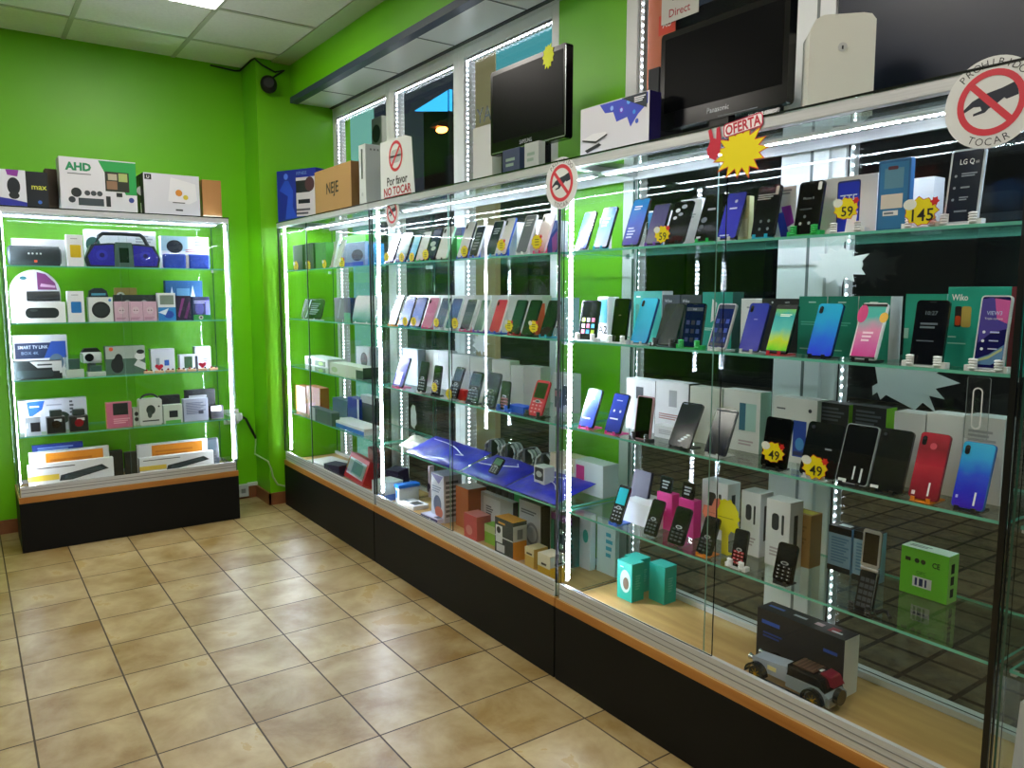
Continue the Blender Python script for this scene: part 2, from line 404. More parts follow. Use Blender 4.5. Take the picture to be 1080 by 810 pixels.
# ceiling light panels
def ceiling_light(i, j, label):
    x0 = .585+.5925*i; y0 = 4.285-.5925*j
    o = MB().box(x0+.012, x0+.5805, y0-.5805, y0-.012, ZC-.012, ZC-.008, emis('panel_light', 'fff8ee', CEIL_LAMP)).build('ceiling_light')
    tag(o, label, 'light', 'square ceiling light panels')
    f = MB()
    for a, b2, c2, d2 in ((x0+.006, x0+.012, y0-.586, y0-.006), (x0+.5805, x0+.586, y0-.586, y0-.006), (x0+.006, x0+.586, y0-.586, y0-.5805), (x0+.006, x0+.586, y0-.012, y0-.006)):
        f.box(a, b2, c2, d2, ZC-.014, ZC, WHITE)
    f.build('light_frame', o)
ceiling_light(0, 0, 'square white ceiling light panel glowing near the back wall')
ceiling_light(-3, 0, 'square ceiling light panel over the left side of the shop')
ceiling_light(0, 4, 'square ceiling light panel above the nearest cabinet')
ceiling_light(-3, 4, 'square ceiling light panel out of view to the left')
ceiling_light(0, 8, 'square ceiling light panel behind the camera, right')
ceiling_light(-3, 8, 'square ceiling light panel behind the camera, left')

# ------------------------------------------------------------------ glass cabinets
SH = (1.545, 1.24, .935, .63)
TOPZ = 1.845
def strip(mb, p0, p1, n, ax):                         # LED tape: a pale carrier with bright dots
    pass
def cabinet(name, label, w, d, loc, rz, side_glass=('l', 'r'), leds=('l',), overlap=.5, top_led=True, handle=False, toplab=True, led_front=True):
    """local: width along x, front at y=-d/2, back y=d/2"""
    root = empty(name, loc, rz); tag(root, label, 'cabinet', 'glass display cabinets')
    hw, hd = w/2, d/2
    MB().box(-hw, hw, -hd, hd, 0, .272, PLINTH).build('plinth', root, bev=.003)
    wd = WOOD if rz == 0 else WOODX
    wd = WOODX
    MB().box(-hw, hw, -hd, hd, .273, .305, wd, side={'t': OAKT}).build('base_board', root, bev=.002)
    # aluminium bottom track and top rails
    MB().box(-hw+.012, hw-.012, -hd+.008, -hd+.022, .306, .362, ALU).box(-hw+.012, hw-.012, -hd+.022, -hd+.034, .306, .348, ALU).box(-hw+.012, hw-.012, -hd+.007, -hd+.008, .325, .329, M('8a8e90', .4)).box(-hw+.012, hw-.012, -hd+.007, -hd+.008, .343, .346, M('8a8e90', .4)).build('bottom_track', root)
    MB().box(-hw+.01, hw-.01, hd-.022, hd-.003, .306, .325, ALU).build('rear_rail', root)
    for sx in (-1, 1):
        wq = .012 if (handle and sx > 0) else .0025
        MB().box(*sorted((sx*(hw+.001), sx*(hw+.001-wq))), -hd+.004, -hd+.0115, .363, 1.8145, M('0a0e0c', .35)).build('corner_seal', root)
    MB().box(-hw, hw, -hd, -hd+.028, 1.815, 1.843, ALU).build('top_rail', root, bev=.002)
    MB().box(-hw, hw, hd-.02, hd, 1.815, 1.843, ALU).build('top_rail', root)
    for sx in (-1, 1):
        a, b2 = sorted((sx*hw, sx*(hw-.014)))
        MB().box(a, b2, -hd+.028, hd-.02, 1.825, 1.843, ALU).build('top_rail', root)
    MB().box(-hw-.002, hw+.002, -hd-.002, hd, 1.8435, 1.849, GLS, side={'f': GLD, 'k': GLD, 'l': GLD, 'r': GLD}).build('top_panel', root)
    for k, sx in (('l', -1), ('r', 1)):
        if k in side_glass:
            a, b2 = sorted((sx*(hw-.004), sx*(hw-.009)))
            MB().box(a, b2, -hd+.012, hd-.006, .306, 1.8248, GLE, side={'l': GL, 'r': GL}).build('side_pane', root)
    MB().box(-hw+.012, hw-.012, hd-.009, hd-.004, .3255, 1.814, GLE, side={'f': GL, 'k': GL}).build('rear_pane', root)
    xm = -hw+w*overlap
    dr = MB().box(-hw+.014, xm+.02, -hd+.012, -hd+.017, .363, 1.8145, GLD, side={'f': GL, 'k': GL}).build('door', root)
    dr2 = MB().box(xm-.02, hw-.014, -hd+.0235, -hd+.0285, .349, 1.8145, GLD, side={'f': GL, 'k': GL, 'l': M('9ec8bc', .1)}).build('door', root)
    if handle:
        h = MB().prism(rrect(.045, .13, .004, 3, hw-.075, 1.165), -hd+.0205, -hd+.0235, glass_mat('acrylic', (.93, .95, .95, 1), base=.08), side=M('a8b4b4', .2))
        for p in (rrect(.02, .088, .0099, 5, hw-.075, 1.165),):
            n = len(p)
            q = rrect(.015, .082, .0075, 5, hw-.075, 1.165)
            vs = [(a, -hd+.0195, b2) for a, b2 in p]+[(a, -hd+.0195, b2) for a, b2 in q]
            h.add(vs, [(i, (i+1) % n, (i+1) % n+n, i+n) for i in range(n)], M('d8dede', .25))
        h.build('handle', dr2)
    for z in SH:
        sh = MB().box(-hw+.012, hw-.012, -hd+.034, hd-.012, z-.007, z, GLS, side={'f': GLSE, 'k': GLSE, 'l': GLSE, 'r': GLSE}).build('shelf', root)
        for sx in (-1, 1):
            for yy in (-hd+.05, hd-.03):
                c2 = MB(); c2.box(sx*(hw-.0165)-.0055, sx*(hw-.0165)+.0055, yy-.008, yy+.008, z-.016, z-.0075, ALU); c2.build('shelf_clip', sh)
    # vertical LED tapes inside the front corners
    for k, sx in (('l', -1), ('r', 1)):
        if k in leds:
            x = sx*(hw-.0105); e = -sx
            def bx(mb, t0, t1, y0, y1, z0, z1, m):
                p, q = sorted((x+e*t0, x+e*t1)); mb.box(p, q, y0, y1, z0, z1, m)
            pr = MB(); bx(pr, 0, .003, -hd+.038, -hd+.054, .364, 1.813, LEDB)
            lo2 = pr.build('led_tape', root)
            dt = MB()
            bx(dt, .0031, .0038, -hd+.042, -hd+.050, .37, 1.81, LEDL)
            for i in range(80):
                z = .37+1.44*(i+.5)/80
                bx(dt, .0039, .0062, -hd+.0395, -hd+.0525, z-.0045, z+.0045, LEDM)
            dt.build('diodes', lo2)
    if top_led:
        pr = MB().box(-hw+.02, hw-.02, -.012, .012, 1.814, 1.8185, LEDB).box(-hw+.02, hw-.02, -.014, .014, 1.8186, 1.8245, ALU).build('led_tape', root)
        dt = MB(); n2 = int(w/.018)
        dt.box(-hw+.03, hw-.03, -.003, .003, 1.8128, 1.8139, LEDL)
        for i in range(n2):
            x = -hw+.03+(w-.06)*(i+.5)/n2
            dt.box(x-.0028, x+.0028, -.006, .006, 1.8115, 1.8138, LEDM)
        dt.build('diodes', pr)
    return root
XF = 1.685; DP = .375; XC = XF+DP/2
def cab_right(name, label, yl, yr, **k):
    return cabinet(name, label, yl-yr-.006, DP, (XC, (yl+yr)/2, 0), RZR, **k)
cabinet('display_cabinet', 'glass display cabinet standing alone against the green back wall', 1.155, .38, (.765, 5.01, 0), 0, leds=('l', 'r'), overlap=.5)
cab_right('display_cabinet', 'short glass display cabinet in the corner beside the green pilaster', 4.98, 3.61, overlap=.34)
cab_right('display_cabinet', 'middle glass display cabinet of the right hand row', 3.61, 2.10, overlap=.5)
cab_right('display_cabinet', 'nearest long glass display cabinet of the right hand row', 2.10, .655, overlap=.475, handle=True)
cab_right('display_cabinet', 'glass display cabinet cut off by the right edge of the photo', .655, -.75, leds=())
# ------------------------------------------------------------------ goods: builders
CABN = {'A': 'left cabinet', 'B': 'corner cabinet', 'C': 'middle cabinet', 'D': 'nearest cabinet', 'E': 'right edge cabinet'}
SHN = {1: 'top shelf', 2: 'second shelf', 3: 'third shelf', 4: 'lowest glass shelf', 0: 'wooden base', 9: 'roof'}
SHZ = {1: 1.5452, 2: 1.2402, 3: .9352, 4: .6302, 0: .3052, 9: 1.8492}
LABELS = {}
def lab(o, label, cat, group=None):
    label = label.replace(' ,', ',').replace(',,', ',').replace(', ,', ',')
    if label in LABELS and LABELS[label] != group: print('DUPLICATE LABEL:', label)
    LABELS[label] = group
    if not 4 <= len(label.split()) <= 16: print('WORDS', len(label.split()), label)
    return tag(o, label, cat, group)
def spot(cab, s, x0, x1, yt, dep, z=None, base=None):
    """pixel columns of the front face's left and right edge and the row of its top -> centre, width, height"""
    z = SHZ[s] if z is None else z
    if cab == 'A':
        a, b = x_at(x0, dep, z), x_at(x1, dep, z); h = z_at(yt, (a+b)/2, dep)-z
        return (a+b)/2, dep, z, abs(b-a), h, 0.0
    a, b = y_at(x0, dep, z), y_at(x1, dep, z); h = z_at(yt, dep, (a+b)/2)-z
    lo_, hi_ = CY[cab]
    if s != 9: a, b = min(max(a, lo_), hi_), min(max(b, lo_), hi_)
    return dep, (a+b)/2, z, abs(a-b), h, RZR
def where(cab, s): return ', ' + ('on top of ' if s == 9 else 'base of ' if s == 0 else {1: 'top shelf, ', 2: 'second shelf, ', 3: 'third shelf, ', 4: 'lowest shelf, '}[s]) + CABN[cab]
CY = {'D': (.675, 2.082), 'C': (2.122, 3.592), 'B': (3.63, 4.96), 'E': (-.7, .64)}

def carton(cab, s, x0, x1, yt, dep, d, col, label, pf=(), pr=(), pt=(), pl=(), name='product_box', cat='box', group=None, z=None, turn=0, side=None, top=None, full=False, tilt=0):
    """a printed carton: its front face lies at depth dep, d deep"""
    X, Y, Z, w, h, rz = spot(cab, s, x0, x1, yt, dep, z)
    mb = MB()
    sd = {}
    if side: sd['r'] = sd['l'] = side
    if top: sd['t'] = top
    mb.box(-w/2, w/2, -d/2, d/2, 0, h, col, side=sd or None)
    prints(mb, frame('front', w, d, h), w, h, pf); prints(mb, frame('right', w, d, h), d, h, pr)
    prints(mb, frame('left', w, d, h), d, h, pl); prints(mb, frame('top', w, d, h), w, d, pt)
    # shut lid: a thin seam under the top edge and a tuck line
    n = Vector((math.sin(rz), -math.cos(rz), 0))          # outward normal of the front
    cx, cy = X - n.x*d/2, Y - n.y*d/2
    if cab != 'A' and s != 9: cx = min(cx, 2.036-d/2)
    o = mb.build(name, None, (cx, cy, Z), rz+turn, bev=min(.0012, w/30), rot=(tilt, 0, rz+turn) if tilt else None)
    lab(o, label if full else label+' '+where(cab, s), cat, group); o['_wh'] = (w, h)
    del o['_wh']
    return o

def leanM(a, z=0.0): return Matrix.Translation((0, 0, z)) @ Matrix.Rotation(-math.radians(a), 4, 'X')
def phone_obj(loc, rz, w, h, label, kind='screen', body='101214', face='06080c', lean=20, t=.008, pr=(), grad=None, frame_w=.0025, z=None, cat='phone', tag_col=None, r=.09, keys=None, name='smartphone', group=None):
    root = empty(name, loc, rz); lab(root, label, cat, group)
    z = .0036+t*math.sin(math.radians(lean)) if z is None else z
    T = leanM(lean, z); rr = w*r+.002
    MB(T).prism(rrect(w, h, rr, 4, 0, h/2), 0, t, M(body, .25, coat=.3)).build('body', root, bev=.0012)
    F0 = Matrix(((1, 0, 0, -w/2), (0, 0, -1, 0), (0, 1, 0, 0), (0, 0, 0, 1)))
    if kind == 'screen':
        fw = w-2*frame_w; fh = h-2*frame_w
        s = MB(T); s.prism(rrect(fw, fh, max(rr-frame_w, .002), 4, 0, h/2), -.0006, -.0001, grad_mat(grad) if grad else M(face, .12, spec=.35))
        prints(s, F0, w, h, pr, .0009); s.build('screen', root)
        sp = MB(T); sp.box(-w*.1, w*.1, -.0012, -.0007, h*.965, h*.972, '3a3e42'); sp.build('earpiece', root)
        MB(T).box(w/2, w/2+.0008, t*.3, t*.7, h*.62, h*.72, body).build('side_button', root)
    elif kind == 'back':
        s = MB(T); s.prism(rrect(w-.002, h-.002, rr, 4, 0, h/2), -.0008, -.0001, grad_mat(grad) if grad else M(face, .1, coat=1))
        prints(s, F0, w, h, pr, .0011); s.build('back_cover', root)
        c = MB(T); c.prism(rrect(w*.15, h*.14, w*.07, 4, -w*.33, h*.87), -.002, -.0008, M('15181c', .2))
        lens = c.build('camera_bump', root)
        MB(T).cyl((-w*.33, -.0026, h*.9), (-w*.33, -.002, h*.9), w*.05, M('30343a', .05, coat=1), 12).build('lens', lens)
    elif kind == 'keypad':
        sh = keys or .45                                  # screen share of the height
        MB(T).box(-w*.4, w*.4, -.0008, -.0001, h*(1-sh), h*.93, M(face, .08, coat=1)).build('screen', root)
        k = MB(T)
        k.prism(ellipse(0, h*(1-sh)-h*.09, w*.2, h*.045, 14), -.002, -.0001, M('b4babe', .3)); k.prism(ellipse(0, h*(1-sh)-h*.09, w*.13, h*.028, 14), -.0026, -.002, M('14181a', .3))
        for i in range(4):
            for j in range(3):
                x = (j-1)*w*.27; q = h*(.08+.095*i)
                k.box(x-w*.1, x+w*.1, -.0016, -.0001, q, q+h*.055, M(tag_col or '23282c', .35))
                k.box(x-w*.03, x+w*.03, -.0019, -.0016, q+h*.015, q+h*.04, '5a6468' if tag_col in ('1c2226', '28343a') else 'dfe4e6')
        k.build('keypad', root)
    return root
def stand_obj(loc, rz, w, h, label, col='d9dde0', lean=20, hand=False, clear=False, group=None):
    """easel under a leaning phone: base, two hooks in front of the phone's foot, a prop behind"""
    m = glass_mat('clear_plastic', (.86, .93, .95, 1), base=.1) if clear else M(col, .35, coat=.2)
    if clear and '_cp' in _m: m = _m['_cp']
    if clear: _m['_cp'] = m
    root = empty('phone_stand', loc, rz); lab(root, label, 'phone stand', group)
    dz = .0032; dep = h*math.sin(math.radians(lean))+.02
    MB().box(-w*.36, w*.36, -.010, dep*.85, 0, dz, m).build('base', root, bev=.001)
    for sx in (-1, 1):
        c = MB()
        if hand:
            for i in range(4):
                c.ball((sx*w*.42, -.008, .006+.0058*i), .0095, .005, .0034, M(col, .4), 10, 6)
            c.box(sx*w*.42-.008, sx*w*.42+.008, -.006, -.0035, .0, .026, M(col, .4))
            c.box(*sorted((sx*w*.5, sx*(w*.5+.012))), -.008, .012, .0, .012, M(col, .4))
            c.build('hand', root, smooth=True)
        else:
            c.box(sx*w*.26-.0045, sx*w*.26+.0045, -.010, -.0075, dz, .012, m); c.box(sx*w*.26-.0045, sx*w*.26+.0045, -.010, -.002, dz-.0004, dz+.0004, m)
            c.build('hook', root)
    a = math.radians(lean); L = h*.5
    T = leanM(lean, .006)
    c = MB(T); c.box(-w*.16, w*.16, .0102, .0122, .0, L, m)
    c.build('back_rest', root)
    p0 = T @ Vector((0, .0125, L*.9)); 
    MB().box(-w*.1, w*.1, p0.y-.001, p0.y+.001, dz, p0.z, m).build('prop', root)
    return root
def phone(cab, s, x0, x1, yt, short, dep=None, lean=20, stand='d9dde0', hand=False, clear=False, z=None, nostand=False, turn=0, sg=None, **k):
    dep = dep if dep is not None else (4.86 if cab == 'A' else 1.738)
    X, Y, Z, w, h, rz = spot(cab, s, x0, x1, yt, dep, z)
    # top edge has moved back by h sin(lean): refine the height
    a = math.radians(lean); L = h
    for _ in range(12):
        nx, ny = -math.sin(rz), math.cos(rz)             # into the cabinet
        tx, ty = X+nx*L*math.sin(a), Y+ny*L*math.sin(a)
        L = (z_at(yt, tx, ty)-Z-.004)/math.cos(a)
    w0 = k.pop('w', w); L = k.pop('h', L)
    full = short+' '+where(cab, s)
    o = phone_obj((X, Y, Z), rz+turn, w0, L, full, lean=lean, **k)
    if not nostand:
        stand_obj((X, Y, Z), rz+turn, w0, L, ('%s stand under %s' % ('clear' if clear else {'d9dde0': 'white', 'f2f4f6': 'white hand shaped', '22c05a': 'green', 'e83a8c': 'pink', '1fb4d8': 'light blue', '2a6ae0': 'blue', 'd82838': 'red', 'f08a1c': 'orange', '14181c': 'black', '6a35b0': 'purple', 'ee2e9a': 'magenta', '1a1c20': 'dark'}.get(stand, 'plastic'), short)), stand, lean, hand, clear)
    return o
STN = [0]
def price(cab, s, px, py, r, txt, label, dep=1.716, red=True, white=True, lean=0):
    P = on_x(px, py, dep) if cab != 'A' else on_y(px, py, dep)
    rad = r*(P-Vector((0, 0, H))).dot(FW)/FPX
    STN[0] += 1
    mb = MB()
    p = burst(0, 0, rad, rad*.82, 11, .8, STN[0], .12)
    mb.prism(burst(0, 0, rad*1.05, rad*.87, 11, .8, STN[0], .12), .0006, .0010, M('d8301c', .5))
    mb.prism(p, 0, .0006, M('f7e200', .5))
    F = Matrix(((1, 0, 0, 0), (0, 0, -1, 0), (0, 1, 0, 0), (0, 0, 0, 1)))
    if white: mb.flat(ellipse(-rad*.62, rad*.42, rad*.38, rad*.3, 14), F, .0004, 'eef0ea')
    if red: mb.flat(burst(rad*.75, rad*.5, rad*.28, rad*.3, 6, .6, 3), F, .0005, 'dd2222')
    if txt: mb.text(txt, F, rad*.12, -rad*.2, rad*.95, '1a1a14', .0006, bold=.01)
    else:
        for q in (-.35, -.05, .2): mb.flat([(-rad*.3, q*rad), (rad*.4, q*rad), (rad*.4, q*rad+rad*.08), (-rad*.3, q*rad+rad*.08)], F, .0005, '4a4410')
    o = mb.build('price_tag', None, tuple(P), 0 if cab == 'A' else RZR)
    lab(o, label+' '+where(cab, s), 'price tag'); return o

# ------------------------------------------------------------------ nearest cabinet (D), top shelf
def app(cols, y0=.1, y1=.5): return [('r', .15+.27*(i % 3), y0+(y1-y0)/3*(i//3), .33+.27*(i % 3), y0+(y1-y0)/3*(i//3)+.1, cols[i % len(cols)]) for i in range(9)]
TXL = lambda c='c8d4e8': [('t', 'o o o', .5, .42, .06, c, 0, .5), ('L', .2, .5, .8, .72, 3, c)]
phone('D', 1, 605.7, 618, 224, 'dark rimmed phone with blue gradient screen, first from the left', grad=['2b3fa0', '2a7fd8', '1a4f8c'], pr=[('L', .2, .2, .7, .5, 3, '9fd0ff')])
phone('D', 1, 625, 639.5, 219, 'phone with pale blue mountain screen, second from the left', stand='1fb4d8', grad=['a8b6d8', '6ea8dc', '3f78b0'], pr=[('L', .2, .5, .7, .75, 3, 'dff0ff')])
phone('D', 1, 655, 672.5, 210, 'tall phone with bright blue and violet screen', clear=True, grad=['2d1f9a', '3a5fd8', '1596e0'], pr=[('L', .15, .15, .6, .4, 4, 'b9c8ff'), ('L', .2, .75, .7, .85, 2, 'd8ecff')])
phone('D', 1, 679, 696, 215.5, 'phone with grey and violet screen behind the tag reading 59', stand='6a35b0', grad=['6a6a80', '48407c', '3a3a70'])
phone('D', 1, 700, 720, 213, 'black phone with white petals on its screen', stand='14181c', face='0a0c10', pr=[('e', .3, .78, .12, .05, 'd8dee4'), ('e', .6, .86, .14, .05, 'aab4bc'), ('e', .5, .68, .12, .04, '8e989e'), ('e', .25, .6, .1, .04, 'c8d0d6')])
phone('D', 1, 731.5, 753, 206, 'large black phone with faint white lettering, on a green stand', stand='22c05a', face='06090c', pr=[('L', .3, .64, .8, .72, 1, 'a0aab2'), ('e', .25, .45, .14, .06, '5a6670'), ('e', .2, .3, .12, .05, '4a545c'), ('r', .1, .05, .3, .09, 'cfd8dc')])
phone('D', 1, 755, 775.5, 203.5, 'large indigo blue phone with white logo', grad=['3238c0', '3a3ccc', '3a44c8'], pr=[('c', .55, .8, .035, 'c8d0ff'), ('L', .3, .62, .8, .68, 1, 'c8d0ff'), ('L', .15, .05, .8, .1, 1, 'c0ccff')])
carton('D', 1, 778, 789, 207, 1.78, .02, 'c9cf9a', 'narrow yellowish white phone box', pf=[('r', .1, .1, .9, .5, 'e0e6c8')], name='phone_box')
phone('D', 1, 791.5, 815.5, 196, 'black phone with dotted grey screen and white sticker', stand='1fb4d8', face='0b1518', lean=12, pr=[('L', .05, .72, .8, .84, 3, 'c8d4d8'), ('c', .35, .3, .03, '6a7a80'), ('c', .7, .3, .03, '6a7a80'), ('c', .35, .15, .03, '6a7a80'), ('c', .7, .15, .03, '6a7a80'), ('R', .8, .8, .93, .97, 'e6eaea', .02)])
phone('D', 1, 836, 862, 191.5, 'glossy black phone with grey icons, held by green clips', stand='22c05a', hand=True, face='050709', lean=10, pr=[('t', 'Phone 8', .45, .68, .07, '9aa4aa', 0, .6), ('L', .15, .45, .8, .5, 1, '3c444a'), ('c', .25, .2, .03, 'aab2b6'), ('c', .6, .2, .03, 'aab2b6'), ('c', .4, .33, .03, '5a646a'), ('R', .78, .82, .92, .97, 'e6eaea', .02)])
for i, (a, b, yt) in enumerate([(612, 634, 231), (717, 739, 210), (683, 699, 222)]):
    carton('D', 1, a, b, yt, 1.86, .05, 'e6e9ec', ['plain white phone box behind the two left phones', 'tall plain white phone box between two black phones', 'bright blue and white phone box behind the violet phone'][i], pf=[('r', 0, .0, 1, .96, ['eef0f2', 'f0f2f4', '1f86c8'][i]), ('L', .2, .6, .8, .7, 2, 'b0b6bc')], name='phone_box')
carton('D', 1, 816.5, 838, 196.6, 1.80, .06, 'eef0f3', 'white phone box with purple and blue phone pictures', pf=[('p', [(.3, .62), (.75, .64), (.95, .3), (.5, .2)], 'a01fb0'), ('p', [(.05, .5), (.4, .52), (.75, .05), (.35, .02)], '3030b8'), ('L', .25, .84, .85, .95, 2, '9aa0a8')], name='phone_box')
carton('D', 1, 862.5, 923, 186, 1.80, .05, 'eceef1', 'wide white phone box printed with a blue handset reading ZTE', pf=[('R', .32, .02, .72, .93, '1a2a7c', .04), ('R', .34, .06, .70, .90, '1836d0', .03), ('t', 'ZTE', .52, .62, .2, 'd8ecff', .01, .3)], name='phone_box')
stand_obj((1.742, y_at(893, 1.742, 1.545), SHZ[1]), RZR, .075, .10, 'white hand shaped clips in front of the wide ZTE phone box', 'f2f4f6', 12, True)
carton('D', 1, 923.5, 957, 168, 1.77, .018, '1d5f96', 'tall blue shiny phone case package with hanging hole', pf=[('r', .06, .04, .94, .96, '2a78ae'), ('r', .2, .6, .8, .88, '5a8ea8'), ('R', .3, .86, .62, .91, '5a2a38', .02), ('r', .12, .32, .8, .52, 'dcd8cc'), ('r', .2, .22, .68, .29, 'e6eaec'), ('L', .24, .23, .64, .28, 1, '6a7a86')], name='case_package', cat='package')
carton('D', 1, 960, 982, 187, 1.90, .05, 'e2e6ea', 'plain white phone box behind the tag reading 145', name='phone_box', side='b9c0c6')
phone('D', 1, 994, 1030, 157, 'large slate phone printed LG Q in a clear bumper', stand='f2f4f6', hand=True, lean=8, body='c9d2da', face='1c2434', frame_w=.004, pr=[('t', 'LG Q', .5, .82, .1, 'f0f4f8', .01, .42), ('t', '60', .8, .81, .05, 'd0d6dc', 0, .1), ('L', .38, .62, .9, .68, 2, '8a96a8'), ('c', .22, .64, .018, '8a96a8'), ('L', .4, .46, .75, .5, 1, '8a96a8'), ('c', .22, .48, .018, '8a96a8'), ('L', .4, .3, .7, .36, 2, '8a96a8'), ('c', .22, .32, .018, '8a96a8'), ('L', .3, .14, .8, .18, 1, '7a869a')])
price('D', 1, 698, 247, 11.5, '59', 'yellow burst price tag reading 59 left of the black petal phone')
price('D', 1, 892, 220, 15, '59', 'large yellow burst price tag reading 59 over the ZTE box')
price('D', 1, 971, 223, 19, '145', 'large yellow burst price tag reading 145 left of the LG phone')
stand_obj((1.742, y_at(972, 1.742, 1.545), SHZ[1]), RZR, .06, .10, 'white hand shaped clip behind the tag reading 145', 'f2f4f6', 12, True)
# ---- second shelf
TEAL = '18a08a'
phone('D', 2, 609.5, 628, 317, 'black phone with bright app squares, upright at the left end', stand='f2f4f6', hand=True, lean=8, face='0a0c10', pr=app(['f07090', '38b0e0', 'b8d830', 'e0e4e8'], .15, .6))
carton('D', 2, 630, 641, 313, 1.80, .05, 'e8ecee', 'white phone box printed A2 between two black phones', pf=[('R', .1, .4, .9, .95, '4aa8b8', .03), ('t', 'A2', .5, .25, .25, '10141a', .02, .85)], name='phone_box')
phone('D', 2, 643.5, 659, 315, 'plain black phone second from the left end', stand='f2f4f6', hand=True, lean=8, face='050608', kind='back', body='0a0b0d', pr=[('L', .4, .6, .6, .63, 1, '8a7a5a')])
carton('D', 2, 667.5, 697, 307, 1.84, .05, '1fb0a4', 'turquoise phone box behind the cyan phone', pf=[('L', .1, .86, .3, .92, 1, 'e6fbf6'), ('R', .08, .4, .2, .75, '0e8478', .03)], name='phone_box', side='e2e6e6')
phone('D', 2, 664.5, 681.5, 315, 'cyan phone showing its back', kind='back', grad=['0f92c8', '18b4de', '20bce0'], body='2a4a8a')
carton('D', 2, 697.5, 716, 311, 1.84, .05, '2e3a46', 'dark grey phone box left of its twin', pf=[('t', 'Wiko', .35, .88, .09, 'd0d8e0', 0, .4)], name='phone_box')
carton('D', 2, 717, 738.5, 311, 1.84, .05, '2a3440', 'dark grey phone box between its twin and a turquoise box', pf=[('t', 'Wiko', .25, .88, .09, 'd0d8e0', 0, .35)], name='phone_box')
phone('D', 2, 690, 711, 321, 'graphite phone leaning back with white hand clip', kind='back', face='30363c', body='1a1e22', stand='14181c', hand=True)
phone('D', 2, 718, 738, 320, 'black phone with dark blue app screen in green clips', stand='22c05a', hand=True, lean=9, face='0c1440', pr=[('r', .08, .82, .92, .9, '40505c'), ('t', '10:08', .5, .86, .05, 'c8d4e0', 0, .6)]+app(['182a6a', '0c1030', '1a3a80'], .12, .7))
carton('D', 2, 739.5, 771, 308, 1.84, .05, '1ca696', 'turquoise phone box with a white phone picture', pf=[('p', [(.3, .45), (.34, .88), (.5, .8), (.42, .5)], 'e6eef0'), ('L', .1, .3, .4, .36, 2, 'c0f0e6')], name='phone_box', side='0f4a42')
phone('D', 2, 745.5, 764.5, 321, 'silver framed phone with dark blue app screen', body='c8ccd4', face='10205c', frame_w=.004, pr=[('r', .06, .88, .94, .96, '2e3a4c'), ('r', .06, .06, .94, .12, '0a1030')]+app(['1c3aa0', '101c50', '2448b8'], .15, .75))
carton('D', 2, 780, 801, 315, 1.84, .05, 'eceef0', 'white phone box behind the royal blue phone', pf=[('L', .3, .8, .8, .86, 1, 'a0a6ac')], name='phone_box')
carton('D', 2, 801.5, 840, 315, 1.84, .05, '16181c', 'black phone box behind the green screen phone', pf=[('c', .3, .93, .02, 'd8dce0'), ('t', 'WIM', .7, .93, .05, 'd8dce0', 0, .2)], name='phone_box')
phone('D', 2, 778.5, 799, 320.5, 'royal blue phone showing its back', kind='back', grad=['2424a0', '2a34b0', '2438a8'], body='2a2e60', pr=[('L', .4, .64, .65, .67, 1, '8a92e0')])
phone('D', 2, 806.5, 829, 322, 'phone with lime and turquoise wave screen on a red stand', stand='d82838', grad=['48d818', 'c8e020', '5ac8c0', '38b0b8', '8cd820'], pr=[('r', 0.02, .9, .98, .985, '0a0c10'), ('r', .02, .01, .98, .05, '101214'), ('L', .3, .74, .9, .8, 2, 'e8fff0')])
for i, (a, b, l) in enumerate([(840.5, 869.5, 'turquoise phone box behind the right of the lime screen phone'), (870.5, 902, 'turquoise phone box behind the sky blue phone'), (903, 936, 'turquoise phone box behind the pink wave phone')]):
    carton('D', 2, a, b, 312.5, 1.84, .055, '109078', l, pf=[('L', .35, .88, .7, .92, 1, 'c8ece4'), ('L', .1, .5, .9, .58, 2, '5ac0ac'), ('L', .1, .08, .7, .12, 1, '8ad8c8')], name='phone_box', side='d8dad8', top='cfe6e0')
phone('D', 2, 850, 876, 321, 'sky blue phone showing its back, deepening to royal blue below', kind='back', grad=['1a3cf0', '1870f0', '18a8e8', '20b8e8'], body='1a2a5a', stand='14181c')
phone('D', 2, 895, 922.5, 320.5, 'white framed phone with pink and turquoise wave screen', stand='14181c', body='e8eaee', frame_w=.0035, grad=['d83a90', 'e06ab0', 'e890b8', '50c0b8', '58c0b0'], pr=[('r', .02, .93, .98, .98, '0c0e12'), ('r', .02, .015, .98, .05, '18181c'), ('e', .95, .74, .16, .09, 'f0b840'), ('e', .12, .8, .2, .16, 'd83880'), ('L', .3, .3, .7, .5, 3, 'ffd8ec')])
carton('D', 2, 951.5, 994, 310, 1.83, .055, '18a088', 'turquoise phone box behind the black clock screen phone', pf=[('r', 0, .35, .12, .5, 'a8dcd0')], name='phone_box', side='c8ccca')
phone('D', 2, 958, 992.5, 317, 'black phone with dark clock screen held by white hands', stand='f2f4f6', hand=True, lean=9, face='080c14', pr=[('t', '10:27', .5, .8, .09, '7a8a98', 0, .5), ('L', .2, .55, .8, .66, 2, '5c6a78'), ('L', .15, .35, .85, .38, 1, '4a5868')])
carton('D', 2, 995, 1069, 302.5, 1.80, .06, '12a892', 'large turquoise box printed Wiko behind the View3 phone', pf=[('t', 'Wiko', .18, .87, .11, 'ffffff', .02, .24), ('R', .12, .5, .22, .76, '1c1416', .02), ('R', .13, .52, .21, .64, 'e05020', .02), ('R', .22, .5, .36, .76, 'c0a850', .03), ('L', .04, .36, .2, .39, 1, 'c8f4ea'), ('L', .04, .28, .4, .31, 1, 'a8e8dc'), ('r', .9, 0, 1, 1, '7c2430')], name='phone_box')
